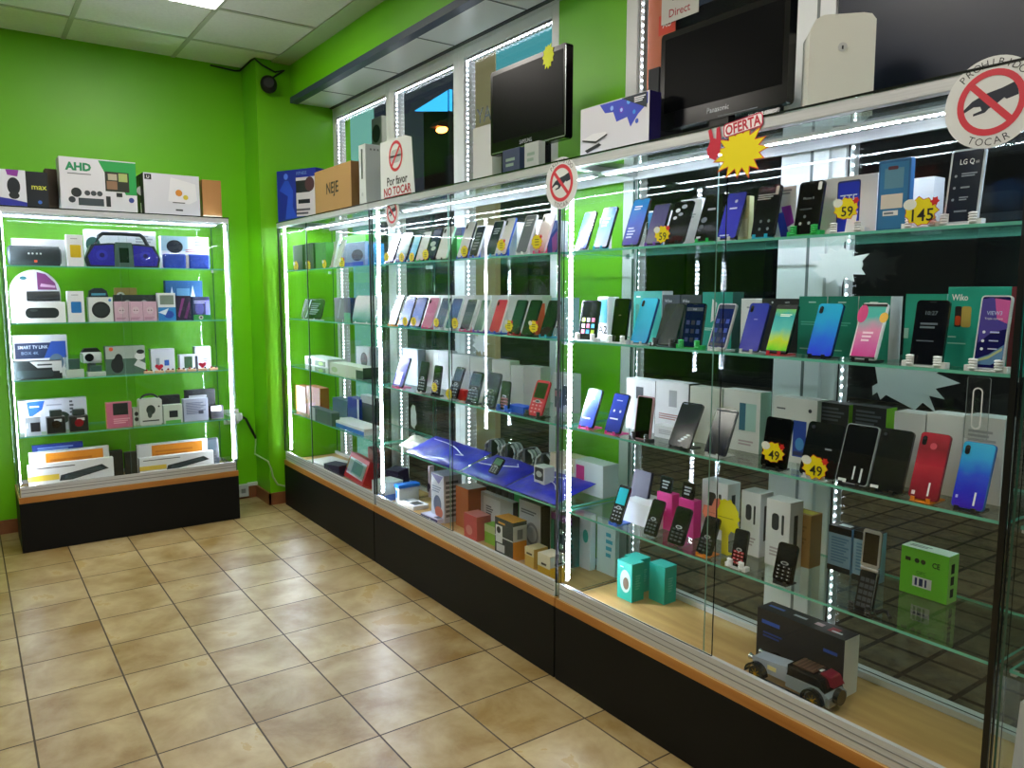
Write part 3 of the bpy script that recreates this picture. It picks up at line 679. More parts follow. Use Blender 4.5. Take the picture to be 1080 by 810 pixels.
phone('D', 2, 1024.5, 1057, 312, 'phone with violet and blue planet screen printed VIEW3', stand='f2f4f6', hand=True, lean=9, body='dfe4ea', face='1c1a5c', frame_w=.003, pr=[('p', [(.05, .95), (.4, .97), (.95, .75), (.95, .55), (.5, .5), (.1, .35), (.05, .5)], '40309c'), ('p', [(.45, .96), (.95, .93), (.95, .62), (.6, .68)], 'd050a0'), ('p', [(.05, .06), (.05, .12), (.5, .2), (.95, .34), (.95, .15), (.6, .06)], '5a8ab8'), ('p', [(.1, .09), (.5, .14), (.9, .26), (.9, .3), (.5, .18), (.1, .12)], 'b8c890'), ('t', 'VIEW3', .5, .76, .075, 'b8c8f4', .01, .5), ('t', 'Triple camera', .5, .68, .04, 'e8ecff', 0, .6), ('c', .25, .5, .02, 'e8ecff'), ('c', .25, .38, .02, 'e8ecff'), ('c', .25, .27, .02, 'e8ecff'), ('L', .45, .48, .85, .52, 1, 'c8d0ff'), ('L', .45, .37, .85, .4, 1, 'c8d0ff'), ('L', .45, .26, .85, .29, 1, 'c8d0ff')])
# ---- third shelf
phone('D', 3, 610, 624.5, 411, 'small blue phone with white icons, pink stand, left twin', stand='ee2e9a', grad=['1c2ca0', '2a50c8', '6a9ae0'], pr=[('L', .15, .2, .85, .26, 1, 'e0ecff'), ('c', .3, .6, .03, 'd0e4ff'), ('c', .6, .75, .03, 'd0e4ff')])
phone('D', 3, 637, 653, 416, 'small blue phone with white icons, pink stand, right twin', stand='ee2e9a', grad=['141c80', '2038b0', '1c3cb8'], pr=[('L', .15, .32, .85, .38, 1, 'e0ecff'), ('c', .3, .55, .035, 'd0e4ff'), ('c', .7, .55, .035, 'd0e4ff'), ('L', .3, .8, .8, .84, 1, 'a0b8ff')])
for i, (a, b, yt, l, pf) in enumerate([
    (660, 690, 400, 'white phone box with small grey picture behind the pink rimmed phone', [('r', .35, .62, .6, .85, '4a525a')]),
    (690.5, 725, 403, 'white phone box with grey screen picture and red print', [('r', .42, .55, .66, .85, 'a8acb2'), ('L', .12, .3, .8, .42, 3, 'b88a8a')]),
    (726.5, 760, 409, 'ivory phone box behind the gap of two black phones', []),
    (761.5, 800, 412, 'white phone box with turquoise phone picture', [('r', .45, .35, .62, .8, '2a6a80'), ('r', .62, .35, .9, .8, 'b0d8d0'), ('L', .45, .1, .9, .2, 2, 'c0b0b4')])]):
    carton('D', 3, a, b, yt, 1.87, .05, ['e8eaee', 'eceef2', 'dfe3d8', 'e6e9e6'][i], l, pf=pf, name='phone_box', side=['20242a', '15181c', 'c8d4c8', 'a8d0c0'][i])
carton('D', 3, 690, 722, 450, 1.83, .05, 'e4e8ec', 'low white phone box lying in front of the red printed box', pf=[('L', .15, .3, .85, .7, 3, 'b0b6bc')], name='phone_box')
phone('D', 3, 668, 684.5, 418, 'pink rimmed black phone standing almost upright', stand='14181c', hand=True, lean=7, body='c89aa8', face='060709', frame_w=.0035)
phone('D', 3, 704, 726, 426, 'black phone leaning far back with white chain charm', stand='14181c', face='0a1220', lean=26, pr=[('r', .1, .95, .3, .965, '8a94a0'), ('e', .5, .13, .1, .02, 'e6eaee'), ('e', .6, .18, .1, .02, 'e6eaee'), ('e', .7, .23, .1, .02, 'e6eaee'), ('e', .8, .28, .1, .02, 'e6eaee')])
phone('D', 3, 742, 764, 432, 'black phone with glossy dark blue screen beside the door edge', stand='d9dde0', face='081022', lean=22, body='3a4048', pr=[('r', .02, .93, .98, .96, '2a3038')])
carton('D', 3, 814, 859, 420, 1.86, .05, 'e8ecec', 'white phone box with glowing blue phone picture', pf=[('r', .48, .1, .78, .66, '2048b0'), ('e', .64, .3, .1, .1, '50a0e8'), ('r', .5, .12, .76, .18, '283060'), ('c', .85, .83, .03, '303840'), ('L', .08, .8, .35, .84, 1, '606870')], name='phone_box', side='c8d2cc')
BPF = [('L', .1, .72, .85, .95, 4, '4e565e'), ('L', .3, .3, .6, .34, 1, '2e343a'), ('e', .7, .2, .08, .03, '5a6268')]
carton('D', 3, 861, 892, 425.5, 1.88, .05, '14181a', 'black phone box with a green edge behind the large tagged phone', pf=BPF, name='phone_box', side='8ab84a')
carton('D', 3, 896, 931, 429, 1.88, .05, '121618', 'black phone box with lime edge left of the white boxes', pf=BPF, name='phone_box', side='8cc83a')
for i, (a, b, yt) in enumerate([(939, 971.5, 435.5), (972.5, 1011, 437), (1012, 1054, 440)]):
    carton('D', 3, a, b, yt, 1.84, .06, 'e8eaec', ['plain white phone box behind the red phone, first of three', 'plain white phone box between the red and the blue phone', 'white phone box with faint grey text behind the blue phone'][i], pf=[[('L', .2, .4, .5, .44, 1, 'c8ccd0')], [('L', .1, .3, .35, .36, 2, 'd08a90')], [('L', .1, .6, .8, .85, 5, 'b8bcc0'), ('L', .5, .5, .8, .53, 1, 'd07060')]][i], name='phone_box')
phone('D', 3, 801.5, 828, 441, 'black phone with small 49 tag beside the white box', stand='14181c', face='04060a', lean=10)
phone('D', 3, 842, 879, 447, 'large black phone showing its back behind a 49 tag', stand='f2f4f6', kind='back', face='0e1416', body='0a0c0e', lean=16, pr=[('L', .6, .5, .85, .55, 1, '8a9298')])
phone('D', 3, 880, 914, 449, 'black phone with silver rim and white sticker beside the tagged ones', stand='14181c', face='0a0e12', body='9aa2a8', lean=18, pr=[('r', .5, .08, .55, .3, 'c8d0d4'), ('r', .72, .05, .78, .28, 'c8d0d4'), ('r', .1, .01, .35, .07, 'e8ecec')])
phone('D', 3, 915.5, 950, 454, 'dark phone showing its glossy back left of the red phone', stand='14181c', kind='back', face='0e1418', body='101418', lean=18, pr=[('r', .05, .02, .3, .07, 'e8ecec')])
phone('D', 3, 957, 988, 458, 'dark red phone showing its back on an orange stand', stand='f08a1c', kind='back', grad=['7a0c20', '98122c', 'c02038', '8c1024', 'b81c34'], body='8a1830', lean=18, pr=[('c', .5, .8, .05, 'd84058'), ('r', .1, .05, .22, .11, 'f0dce0'), ('r', .62, .06, .68, .26, 'f4ecee')])
phone('D', 3, 1002, 1036, 468, 'bright blue phone showing its back in a clear spiked bumper', stand='14181c', kind='back', grad=['3a14c0', '1c24d8', '1a50e8', '20a8f0', '28b8f0'], body='4a80d0', lean=18, pr=[('r', .66, .06, .72, .26, 'f4f6ff'), ('L', .1, .12, .2, .2, 1, 'c0c8ff')])
price('D', 3, 815, 477, 14.5, '49', 'yellow burst price tag reading 49, smaller and further left', dep=1.722)
price('D', 3, 859, 493, 16, '49', 'yellow burst price tag reading 49 on the large black phone', dep=1.722)
# ---- lowest glass shelf
def feat(x0, x1, yt, short, stand='d9dde0', lean=22, tc='', **k):
    return phone('D', 4, x0, x1, yt, short, kind='keypad', stand=stand, lean=lean, name='feature_phone', r=.14, **k)
feat(642, 653.5, 513, 'small black keypad phone with cyan screen at the left end', stand='2a6ae0', face='28a8b8', body='0c1018', keys=.5)
carton('D', 4, 656, 690, 531, 1.80, .12, 'e8ecf0', 'white tray box at the left end', name='tray_box')
P = on_z(672, 531, SHZ[4]+.055)
carton('D', 4, 664, 682, 497, 1.86, .012, '0a0c34', 'navy blue phone sleeve leaning over the white tray', z=SHZ[4]+.06, name='phone_sleeve', cat='sleeve', tilt=-.2)
for i, (a, b, yt, c, d) in enumerate([(692, 708, 520, 695, 707), (715, 731, 527, 718, 730)]):
    carton('D', 4, a, b, yt, 1.84, .035, 'ec2e9c', ['hot pink stand block behind the left silver dial phone', 'hot pink stand block behind the middle silver dial phone'][i], name='stand_block', cat='stand', pf=[('L', .2, .5, .8, .6, 1, 'ff90d0')])
    X, Y, Z, w, h, rz = spot('D', 4, c, d, yt-16, 1.85)
    hz = z_at(yt, 1.84, Y)
    phone_obj((1.848, Y, hz), RZR, w, .052, ['small dark phone standing on the left pink block', 'small dark phone standing on the middle pink block'][i], face='141a20', lean=8, t=.006, pr=[('L', .2, .2, .8, .8, 3, '9aa4aa')], z=.001)
feat(678, 690.5, 528, 'black keypad phone with silver dial, leftmost of three alike', tc='c', clear=True, body='101416', face='141a1c', tag_col='1c2226')
feat(703, 719, 536, 'black keypad phone with silver dial, middle of three alike', clear=True, body='0e1214', face='121a1a', tag_col='1c2226')
feat(733.5, 748.5, 546, 'black keypad phone with silver dial on an orange stand', stand='f08a1c', body='0e1214', face='12161a', tag_col='1c2226')
feat(770, 784, 559, 'black keypad phone with red keys and white clips', stand='f2f4f6', hand=True, lean=10, body='14181a', face='20282c', tag_col='c01c30')
for i, (a, b, yt) in enumerate([(739, 766, 508), (780, 800, 519), (806, 831, 528)]):
    carton('D', 4, a, b, yt, [1.90, 1.86, 1.84][i], .06, 'e9ebf0', ['white phone box behind the yellow thumbs up card', 'white phone box with dark phone pictures, between two white boxes', 'white phone box with black phone pictures beside the brown box'][i], pf=[('R', .25, .55, .55, .8, '1c222a', .05), ('R', .66, .5, .76, .8, '30363c', .02), ('L', .2, .15, .8, .3, 3, 'b8b0b8')], pr=[('r', .3, .25, .6, .8, '20262c')], name='phone_box')
carton('D', 4, 827, 853, 541, 1.90, .055, 'a8824a', 'brown cardboard box with yellow lid print and red seal', pf=[('L', .15, .35, .85, .8, 6, '8a6a3a'), ('c', .06, .42, .11, 'd02830'), ('L', .3, .9, .8, .93, 1, '4a3a20')], pt=[('r', .15, .2, .95, .8, 'c8b828')], name='product_box')
for i, (a, b, yt, dp2) in enumerate([(872, 896, 556, 1.95), (898, 922, 562, 1.93)]):
    carton('D', 4, a, b, yt, dp2, .05, '8ab0cc', ['blue patterned phone box with black lid', 'blue patterned phone box half hidden by the flip phone'][i], pf=[('r', 0, .84, 1, 1, '0c1016'), ('r', 0, 0, 1, .12, '0c1016'), ('L', .15, .2, .9, .78, 9, '5a88b0')], pt=[('r', .0, .0, 1, 1, '0c1014'), ('r', .3, .3, .8, .7, 'dfe4e8')], name='phone_box')
feat(814, 834, 574, 'black cordless style keypad phone on a round foot', stand='14181c', lean=14, body='08090b', face='141a1c', tag_col='101216', keys=.42)
def flip():
    X, Y, Z, w, h, rz = spot('D', 4, 899, 917, 607, 1.73)
    r = empty('flip_phone', (X+.004, Y, Z), rz); lab(r, 'open black and silver flip phone on a dark cradle '+where('D', 4), 'phone')
    T = leanM(14, .008)
    MB(T).prism(rrect(w, h, .006, 4, 0, h/2), 0, .009, M('0e1012', .3)).build('keypad_half', r, bev=.001)
    k = MB(T)
    for i in range(5):
        for j in range(3): k.box((j-1)*w*.28-w*.11, (j-1)*w*.28+w*.11, -.0014, -.0001, h*(.08+.16*i), h*(.08+.16*i)+h*.1, M('4a5056', .35))
    k.build('keypad', r)
    MB(T).box(w/2-.002, w/2, -.001, .01, 0, h, M('c8ccd0', .2, metal=.8)).build('silver_trim', r)
    MB(T).cyl((-w/2, .002, h+.004), (w/2, .002, h+.004), .0055, M('b8bcc0', .25, metal=.7)).build('hinge', r)
    tp = T @ Vector((0, .0, h+.006)); T2 = Matrix.Translation(tp) @ Matrix.Rotation(-math.radians(4), 4, 'X')
    h2 = .093
    MB(T2).prism(rrect(w*1.05, h2, .008, 4, 0, h2/2+.003), -.003, .004, M('c4c8cc', .2, metal=.6)).build('lid', r, bev=.001)
    MB(T2).box(-w*.42, w*.42, -.0036, -.0031, .012, h2-.006, M('0a0d0e', .08, coat=1)).build('screen', r)
    s = empty('phone_cradle', (X, Y, Z), rz); lab(s, 'dark curled cradle holding the open flip phone '+where('D', 4), 'phone stand')
    MB().box(-w*.55, w*.55, -.012, .05, 0, .003, M('0c0e10', .4)).build('base', s)
    for sx in (-1, 1):
        c = MB()
        for i in range(4): c.ball((sx*w*.5, -.009, .007+.006*i), .009, .005, .0034, M('101214', .35), 10, 6)
        c.build('hand', s, smooth=True)
    MB().tube([(w*.55, .02, .006), (w*.8, .035, .012), (w*1.15, .03, .014), (w*1.4, .02, .006)], .005, M('0c0e10', .4)).build('arm', s, smooth=True)
flip()
carton('D', 4, 948, 998, 581, 1.955, .05, '6cc832', 'lime green product box with white sides and black pictures', pf=[('L', .1, .68, .25, .82, 1, '202a10'), ('c', .35, .75, .05, '24301a'), ('c', .48, .75, .05, '24301a'), ('t', 'CE', .75, .74, .16, '1a2210', .02, .16), ('t', 'QIPC', .45, .5, .1, '1c6a1c', 0, .2), ('r', .28, .2, .68, .42, 'e8ecf4'), ('r', .33, .23, .38, .39, '1a2a6a'), ('r', .42, .23, .5, .39, '1a2a6a'), ('r', .54, .23, .58, .39, '1a2a6a')], pr=[('r', 0, 0, 1, 1, 'a4dc70'), ('r', .25, .62, .6, .82, '101810'), ('r', .25, .38, .6, .56, '101810'), ('r', .25, .12, .6, .3, '101810')], pt=[('r', .0, .0, 1, 1, 'dfead8'), ('L', .1, .3, .6, .7, 2, '606858')])
# thumbs up card with yellow burst
def thumb():
    P = on_x(765, 545, 1.80); rd = .045
    r = empty('promo_card', (1.80, P.y, SHZ[4]+.001), RZR); lab(r, 'yellow starburst card with coral thumbs up hand '+where('D', 4), 'card')
    h = P.z-SHZ[4]
    m = MB(); m.prism(burst(.0, h, .055, .058, 15, .84, 5, .1), 0, .0012, M('f2e818', .5)); m.flat([(-.03, h-.005), (.03, h-.004), (.03, h-.002), (-.03, h-.003)], Matrix(((1, 0, 0, 0), (0, 0, -1, 0), (0, 1, 0, 0), (0, 0, 0, 1))), .0005, 'a8a010')
    m.box(-.012, .012, .0012, .02, 0, .004, 'f2e818'); m.box(-.012, .012, .0012, .003, 0, h, 'e8de18'); m.build('burst', r)
    pts = [(-.085, h-.005), (-.08, h+.018), (-.05, h+.02), (-.04, h+.045), (-.022, h+.05), (-.02, h+.035), (-.03, h+.015), (-.028, h-.012), (-.04, h-.022), (-.075, h-.02)]
    m = MB(); m.prism(pts, -.0025, -.0008, M('e07a62', .5))
    for q in (0, .012): m.box(-.06, -.036, -.003, -.0025, h-.012+q, h-.011+q, '7a2c20')
    m.build('hand', r)
thumb()
# ---- wooden base: teal boxes, printed box and model car
def freebox(x, y, z, w, d, h, rz, col, label, pf=(), pr=(), pt=(), pl=(), side=None, top=None, name='product_box', rot=None):
    m = MB(); sd = {}
    if side: sd['r'] = sd['l'] = side
    if top: sd['t'] = top
    m.box(-w/2, w/2, -d/2, d/2, 0, h, col, side=sd or None)
    prints(m, frame('front', w, d, h), w, h, pf); prints(m, frame('right', w, d, h), d, h, pr); prints(m, frame('left', w, d, h), d, h, pl); prints(m, frame('top', w, d, h), w, d, pt)
    o = m.build(name, None, (x, y, z), rz, bev=.001, rot=rot); lab(o, label, 'box'); return o
for i, (px, py, l, yt) in enumerate([(666, 636, 'turquoise product box with a lamp picture, foremost of three', 588), (704, 637, 'plain turquoise product box, right of the three', 591), (690, 621, 'turquoise product box behind the other two', 583)]):
    P = on_z(px, py, SHZ[0]); P.x = min(P.x, 1.962); w = .075
    rz = RZR
    d = .06
    # near corner at P: the box extends behind it
    cr = Matrix.Rotation(rz, 3, 'Z') @ Vector((w/2, -d/2, 0))
    h = z_at(yt+8, P.x, P.y)-SHZ[0]
    freebox(P.x-cr.x, P.y-cr.y, SHZ[0], w, d, h, rz, '18b0a0', l+' '+where('D', 0), pf=[('e', .55, .5, .35, .3, 'b8dcd4'), ('e', .6, .45, .2, .16, '7a6a5a'), ('L', .2, .84, .5, .88, 1, 'c8f0ea')] if i == 0 else [], pr=[('L', .3, .3, .7, .7, 6, '5ac8bc')], top='3cc0b4')
carton('D', 0, 797, 888, 657, 1.885, .07, '10131a', 'long black box with blue print behind the model car', pf=[('L', .06, .72, .35, .84, 1, '2a58c0'), ('L', .08, .5, .34, .62, 2, '1c3c88'), ('L', .78, .66, .98, .76, 1, '2a50b0')], pr=[('r', 0, 0, 1, 1, 'e6e6e4')], pt=[('L', .05, .4, .3, .7, 1, '4a70d0'), ('L', .35, .4, .55, .7, 1, 'c8ccd8'), ('L', .6, .3, .72, .8, 1, 'd0b0b8'), ('r', .76, .3, .86, .75, '9a1c2c'), ('L', .8, .3, .95, .5, 1, 'd8dce0')], side='e6e6e4')
def car():
    p0 = on_z(792, 715, SHZ[0]); p1 = on_z(866, 748, SHZ[0]); L = (Vector(p0)-Vector(p1)).length*1.3
    X = (p0.x+p1.x)/2+.036; Y = (p0.y+p1.y)/2-.004
    r = empty('model_car', (X, Y, SHZ[0]), RZR); lab(r, 'silver and black vintage model car in front of the black box '+where('D', 0), 'model car')
    # local: -x is the nose, +x the tail; -y the near flank
    W2 = .034; s = L/.22*.93; r.scale = (1.18, 1.18, 1.18); sil = M('c8d0dc', .25, metal=.3, coat=.5); bk = M('101214', .25, coat=.5)
    MB().prism([(-.085*s, .022), (-.088*s, .05), (-.01*s, .058), (.0*s, .04), (.0*s, .022)], -W2*.62, W2*.62, sil).build('bonnet', r, bev=.004)
    MB().prism([(-.0*s, .020), (-.0*s, .048), (.07*s, .05), (.095*s, .035), (.095*s, .018)], -W2, W2, M('98a4aa', .3, metal=.2)).build('body', r, bev=.004)
    MB().prism([(.0*s, .048), (.006*s, .072), (.05*s, .074), (.075*s, .066), (.085*s, .04), (.07*s, .04)], -W2*.95, W2*.95, bk).build('roof', r, bev=.004)
    m = MB().box(.008*s, .055*s, -W2*.7, W2*.7, .0745, .0765, M('5a3c30', .5))
    for i in range(5): m.box(.012*s+.009*s*i, .014*s+.009*s*i, -W2*.7, W2*.7, .0765, .0772, M('7c5a48', .5))
    m.box(.05*s, .06*s, -W2*.1, W2*.3, .0748, .0765, 'eef0f0'); m.build('luggage_rack', r)
    MB().box(.0*s, .004*s, -W2*.85, W2*.85, .048, .072, M('20282c', .1)).build('windscreen', r)
    MB().prism([(.055*s, .05), (.06*s, .074), (.08*s, .07), (.09*s, .05)], -W2*.2, W2*.98, M('8c1430', .4)).build('rear_seat', r, bev=.003)
    MB().cyl((.098*s, -.012, .04), (.108*s, -.012, .04), .018, bk, 18).build('spare_wheel', r)
    for cx in (-.068*s, .062*s):
        for sy in (-1, 1):
            f = MB(); n = 10; R1, R2 = .028, .024
            pts = [(cx+R1*math.cos(PI*i/n), .018+R1*math.sin(PI*i/n)) for i in range(n+1)]+[(cx+R2*math.cos(PI-PI*i/n), .018+R2*math.sin(PI-PI*i/n)) for i in range(n+1)]
            ya, yb = sorted((sy*(W2+.012), sy*(W2-.006)))
            vs = [(a, ya, b) for a, b in pts]+[(a, yb, b) for a, b in pts]; k = len(pts); fs = []
            for i in range(n): fs += [(i, i+1, k-2-i, k-1-i), (i+k, k+k-1-i, k+k-2-i, i+1+k)]
            for i in range(k): fs.append((i, i+k, (i+1) % k+k, (i+1) % k))
            f.add(vs, fs, bk).build('fender', r)
            w = MB(); y0 = sy*(W2+.006); y1 = sy*(W2-.004)
            w.cyl((cx, y0, .0185), (cx, y1, .0185), .0185, M('16181a', .6), 22); wh = w.build('wheel', r)
            g = MB(); yy = sy*(W2+.0064); y2 = sy*(W2+.0075)
            g.cyl((cx, yy, .0185), (cx, y2, .0185), .004, M('d8b840', .25, metal=.9), 10)
            for q in range(8):
                a = PI*q/4; g.cyl((cx+.003*math.cos(a), yy, .0185+.003*math.sin(a)), (cx+.0135*math.cos(a), yy, .0185+.0135*math.sin(a)), .0011, M('d8b840', .25, metal=.9), 6)
            g.build('spokes', wh)
    for sy in (-1, 1): MB().cyl((-.094*s, sy*.02, .046), (-.086*s, sy*.02, .046), .008, M('dfe4e6', .12, metal=.9), 14, r2=.005).build('headlamp', r)
    MB().box(-.05*s, -.03*s, -W2*.63-.001, -W2*.63, .034, .044, M('e8d890', .3)).build('side_badge', r)
    MB().box(.088*s, .096*s, -W2*1.1, -W2*.2, .016, .036, M('b4bcc0', .2, metal=.7)).build('rear_trunk', r)
    MB().box(-.06*s, .06*s, -W2-.012, -W2-.002, .012, .015, bk).build('running_board', r)
car()
# ------------------------------------------------------------------ middle cabinet (C)
Z1, Z2, Z3, Z4 = SHZ[1], SHZ[2], SHZ[3], SHZ[4]
def pc(s, *a, **k): return phone('C', s, *a, **k)
pc(1, 405.5, 414, 246, 'white phone with lilac foot, first from the left', grad=['8a80b0', 'd8d8e8', 'f0f0f4', 'e8ecf0'])
pc(1, 416, 427, 246, 'grey green phone with navy lower half', stand='1fb4d8', grad=['3a4060', '6a8a70', 'a0b8a0', 'c0c8c4'])
pc(1, 429.5, 436.5, 248, 'narrow sky blue phone', grad=['38b0d8', '60c8e8', '9ae0f0'])
pc(1, 438, 446.5, 245, 'plain white leaning phone, left of the dark blue one', stand='22c05a', face='eceff2', kind='back')
pc(1, 448, 457.5, 241, 'dark blue phone with pale circle pictures', stand='22c05a', face='2a3850', pr=[('e', .4, .5, .3, .08, '9ab0b0'), ('e', .6, .35, .25, .07, 'b0c8c0'), ('r', .1, .75, .9, .95, '283860')])
pc(1, 459, 470, 239.5, 'wide white phone leaning with a mint edge', stand='14181c', face='eef1f4', kind='back', body='a8e0c0')
carton('C', 1, 470, 482, 249, 1.80, .05, '58b060', 'green phone box near the left door edge', pf=[('p', [(0, 0), (.35, .95), (0, .95)], 'b0e0b0')], name='phone_box')
carton('C', 1, 477, 487, 240, 1.87, .05, '3c4a70', 'navy phone box behind the green one', pf=[('L', .3, .6, .7, .7, 2, 'a8b0c8')], name='phone_box')
pc(1, 481.5, 491, 234.5, 'tall white phone behind the middle price tag', stand='2a6ae0', face='eef0f6', kind='back', body='2a2e34')
pc(1, 494, 503, 239, 'dark phone with grey text screen right of the tall white one', stand='2a6ae0', body='e0e4e8', face='2c3638', pr=[('L', .2, .2, .8, .8, 6, '5e6c6c')])
pc(1, 511, 521.5, 233.5, 'slate phone with faint text and white rim', stand='1fb4d8', body='e6eaec', face='2e3c44', pr=[('L', .25, .6, .85, .8, 3, '8a9aa0')])
pc(1, 523.5, 533, 230.5, 'tall white phone with a blue lower edge', stand='2a6ae0', face='eef0f6', kind='back', body='4060b0')
pc(1, 543.5, 555, 227.5, 'grey phone with silver rim and grey text', stand='f2f4f6', body='e0e2e6', face='6e7680', pr=[('L', .2, .7, .8, .9, 3, 'a8b0b8')])
pc(1, 562, 573.5, 226, 'pale pink phone at the right end', stand='e83a8c', face='ece0e8', kind='back', body='d8c8d4')
for i, (a, b, yt) in enumerate([(503, 511, 238), (522, 530, 237), (534, 545, 235), (556, 565, 232)]):
    carton('C', 1, a, b, yt, 1.84, .05, ['e8dce4', 'e4e4ea', 'e6e8ee', 'ece4ea'][i], ['pinkish white phone box left of the slate phone', 'white phone box right of the slate phone', 'white phone box left of the grey phone', 'white phone box left of the pale pink phone'][i], name='phone_box')
carton('C', 1, 578, 588, 233, 1.86, .05, '3a48b0', 'blue and violet phone box by the right pane', pf=[('p', [(.5, 0), (.95, .2), (.95, .7), (.4, .5)], 'b058b0'), ('p', [(.3, .6), (.9, .8), (.9, 1), (.6, .9)], '8098e0')], name='phone_box', side='e4e8ee')
for i, (x, y, r) in enumerate([(407.5, 271, 4.6), (423.5, 271.5, 4.8), (434, 271, 4.6), (448.5, 268.5, 5.6), (489.5, 265, 6), (528.5, 258.5, 6.3), (566, 255, 7.6)]):
    price('C', 1, x, y, r*1.3, None, 'small yellow burst price tag, %s from the left,' % ['first', 'second', 'third', 'fourth', 'fifth', 'sixth', 'seventh'][i], dep=1.718, red=i > 4, white=False)
cols2 = [(409.5, 417, 312, 'white phone with orange foot, first from the left', dict(face='f0f2f4', kind='back', body='30343a'), 'f08a1c'),
 (420, 430, 313.5, 'blue phone with white lower curve, left of its twin', dict(grad=['c8c8e0', '8aa0e0', '2a48a8', '1c2c70']), '1fb4d8'),
 (431.5, 442, 314, 'blue phone with white lower curve, right of its twin', dict(grad=['e0d8e8', '3a60c0', '2a48a8', '1c2c70']), '1fb4d8'),
 (444.5, 454.5, 314.5, 'dusty pink phone leaning on a magenta stand', dict(kind='back', face='c06a90', body='e8d0dc'), 'e83a8c'),
 (457.5, 467, 314.5, 'slate blue phone right of the pink one', dict(body='dfe6ea', grad=['1c2c44', '34506e', '28405c', '1c2c48']), 'd9dde0'),
 (469, 479, 315, 'teal and navy phone at the door edge', dict(body='d0e0e4', grad=['3a8070', '2a5080', '3060a0', '243c78']), 'd9dde0'),
 (484.5, 494.5, 316, 'dark grey phone with pale clock screen', dict(body='dfe4e6', grad=['202c28', '506068', '3a4c58', '20303c']), 'e83a8c'),
 (499, 508, 316.5, 'green grey phone with light streak, left of the red', dict(body='dfe6e4', grad=['4a7068', '8aa09a', '5a7a70']), '6a35b0'),
 (515.5, 526, 316.5, 'bright red phone leaning on a blue stand', dict(kind='back', grad=['b82838', 'd04050', 'c02c4c'], body='f0e4e6'), '2a6ae0'),
 (535.5, 546, 317, 'dark green phone behind the tag right of the red', dict(kind='back', face='1e4a44', body='20302c'), 'd82838'),
 (549.5, 560.5, 317, 'dark green phone with white tag, second from the right end', dict(kind='back', face='16382c', body='18241e'), '14181c'),
 (568.5, 580, 317.5, 'blackish green phone at the right end', dict(kind='back', face='142c2a', body='101c1c'), '1fb4d8')]
for a, b, yt, l, kw, st in cols2: pc(2, a, b, yt, l, stand=st, **kw)
ords = ['first', 'second', 'third', 'fourth', 'fifth', 'sixth', 'seventh', 'eighth', 'ninth', 'tenth', 'eleventh']
for i in range(9):
    a = 411+17.9*i
    carton('C', 2, a, a+17.2, 311.3, 1.90, .05, ['e4e8ea', 'e9ebee', 'dfe4e4'][i % 3], 'white phone box in the back row, %s from the left,' % ords[i], name='phone_box', group='white boxes behind the middle cabinet phones')
carton('C', 2, 560.5, 566, 320, 1.80, .04, 'd85030', 'narrow orange phone box between dark green phones', name='phone_box')
carton('C', 2, 581, 600, 314, 1.86, .05, '9cc4cc', 'pale blue phone box printed A2 beside the right pane', pf=[('p', [(.05, .2), (.15, .8), (.5, .7), (.5, .2)], '14184a'), ('t', 'A2', .45, .3, .28, 'f0f4f6', .02, .8)], name='phone_box')
for i, (x, y, r) in enumerate([(427, 339, 4.8), (436, 339, 4.8), (460, 340, 4.8), (479.5, 341, 5.8), (536.5, 343.5, 6.2), (562.5, 344.5, 6.6)]):
    price('C', 2, x, y, r*1.3, None, 'small yellow burst price tag, %s from the left,' % ords[i], dep=1.718, red=i > 3, white=i > 3)
# third shelf
def pk(x0, x1, yt, l, **k): return phone('C', 3, x0, x1, yt, l, kind='keypad', name='feature_phone', r=.14, **k)
pc(3, 413.5, 424, 377.5, 'small deep blue phone with white lower screen', stand='e83a8c', grad=['1c1c70', '2424b0', '2020a0'], pr=[('r', .15, .08, .7, .5, 'e0e4ee')])
carton('C', 3, 424.5, 441, 368, 1.85, .04, '8c9aa4', 'grey translucent case package beside the small blue phone', pf=[('r', .1, .75, .5, .95, 'c0c8a8'), ('e', .6, .85, .08, .06, 'dfe8ec')], name='case_package')
pk(439.8, 447.5, 381.5, 'black keypad phone left of the white boxes', stand='d9dde0', lean=10, body='0a1416', face='182428', tag_col='38464c')
for i, (a, b, yt, l) in enumerate([(449, 462, 370, 'tall white phone box behind the phone tagged yellow'), (462.5, 473, 370, 'tall white phone box with blue side near the door edge'), (473.5, 495, 374, 'wide grey white phone box right of the door edge'), (496, 512, 377, 'white phone box behind the large handset'), (519, 538, 380, 'white phone box above the blue holders'), (538.5, 552, 386, 'low white phone box left of its twin'), (552.5, 570, 386.5, 'low white phone box behind the red keypad phone')]):
    carton('C', 3, a, b, yt, 1.90, .05, ['e9ebee', 'e0e4ea', 'd5dadc', 'dfe3e6', 'e2e5e8', 'dadfe2', 'dadee2'][i], l, name='phone_box', side='c8cdd0')
pk(455, 462.5, 385.5, 'black phone with tag standing before the white box', stand='14181c', lean=8, body='0c1416', face='1a2426', tag_col='38464c')
pk(472, 480.5, 387.5, 'grey keypad phone at the door edge', stand='d9dde0', body='141c20', face='5e747c', tag_col='38505a')
carton('C', 3, 481.5, 489, 411, 1.76, .03, 'd81c1c', 'small bright red box between two keypad phones', pf=[('r', .2, .7, .4, .85, 'f0f0f0')])
pk(491, 502.5, 392.5, 'dark blue grey handset with silver buttons', stand='14181c', lean=16, body='1c2a38', face='5a7088', tag_col='6a7c8c')
pk(507.5, 521, 393.5, 'large black handset with bright side key', stand='14181c', lean=16, body='142422', face='1e3432', tag_col='2a4440')
pk(526.5, 535.5, 402, 'upright black phone with red keys in blue holder', stand='2a6ae0', hand=True, lean=6, body='14201e', face='1e302e', tag_col='a02840')
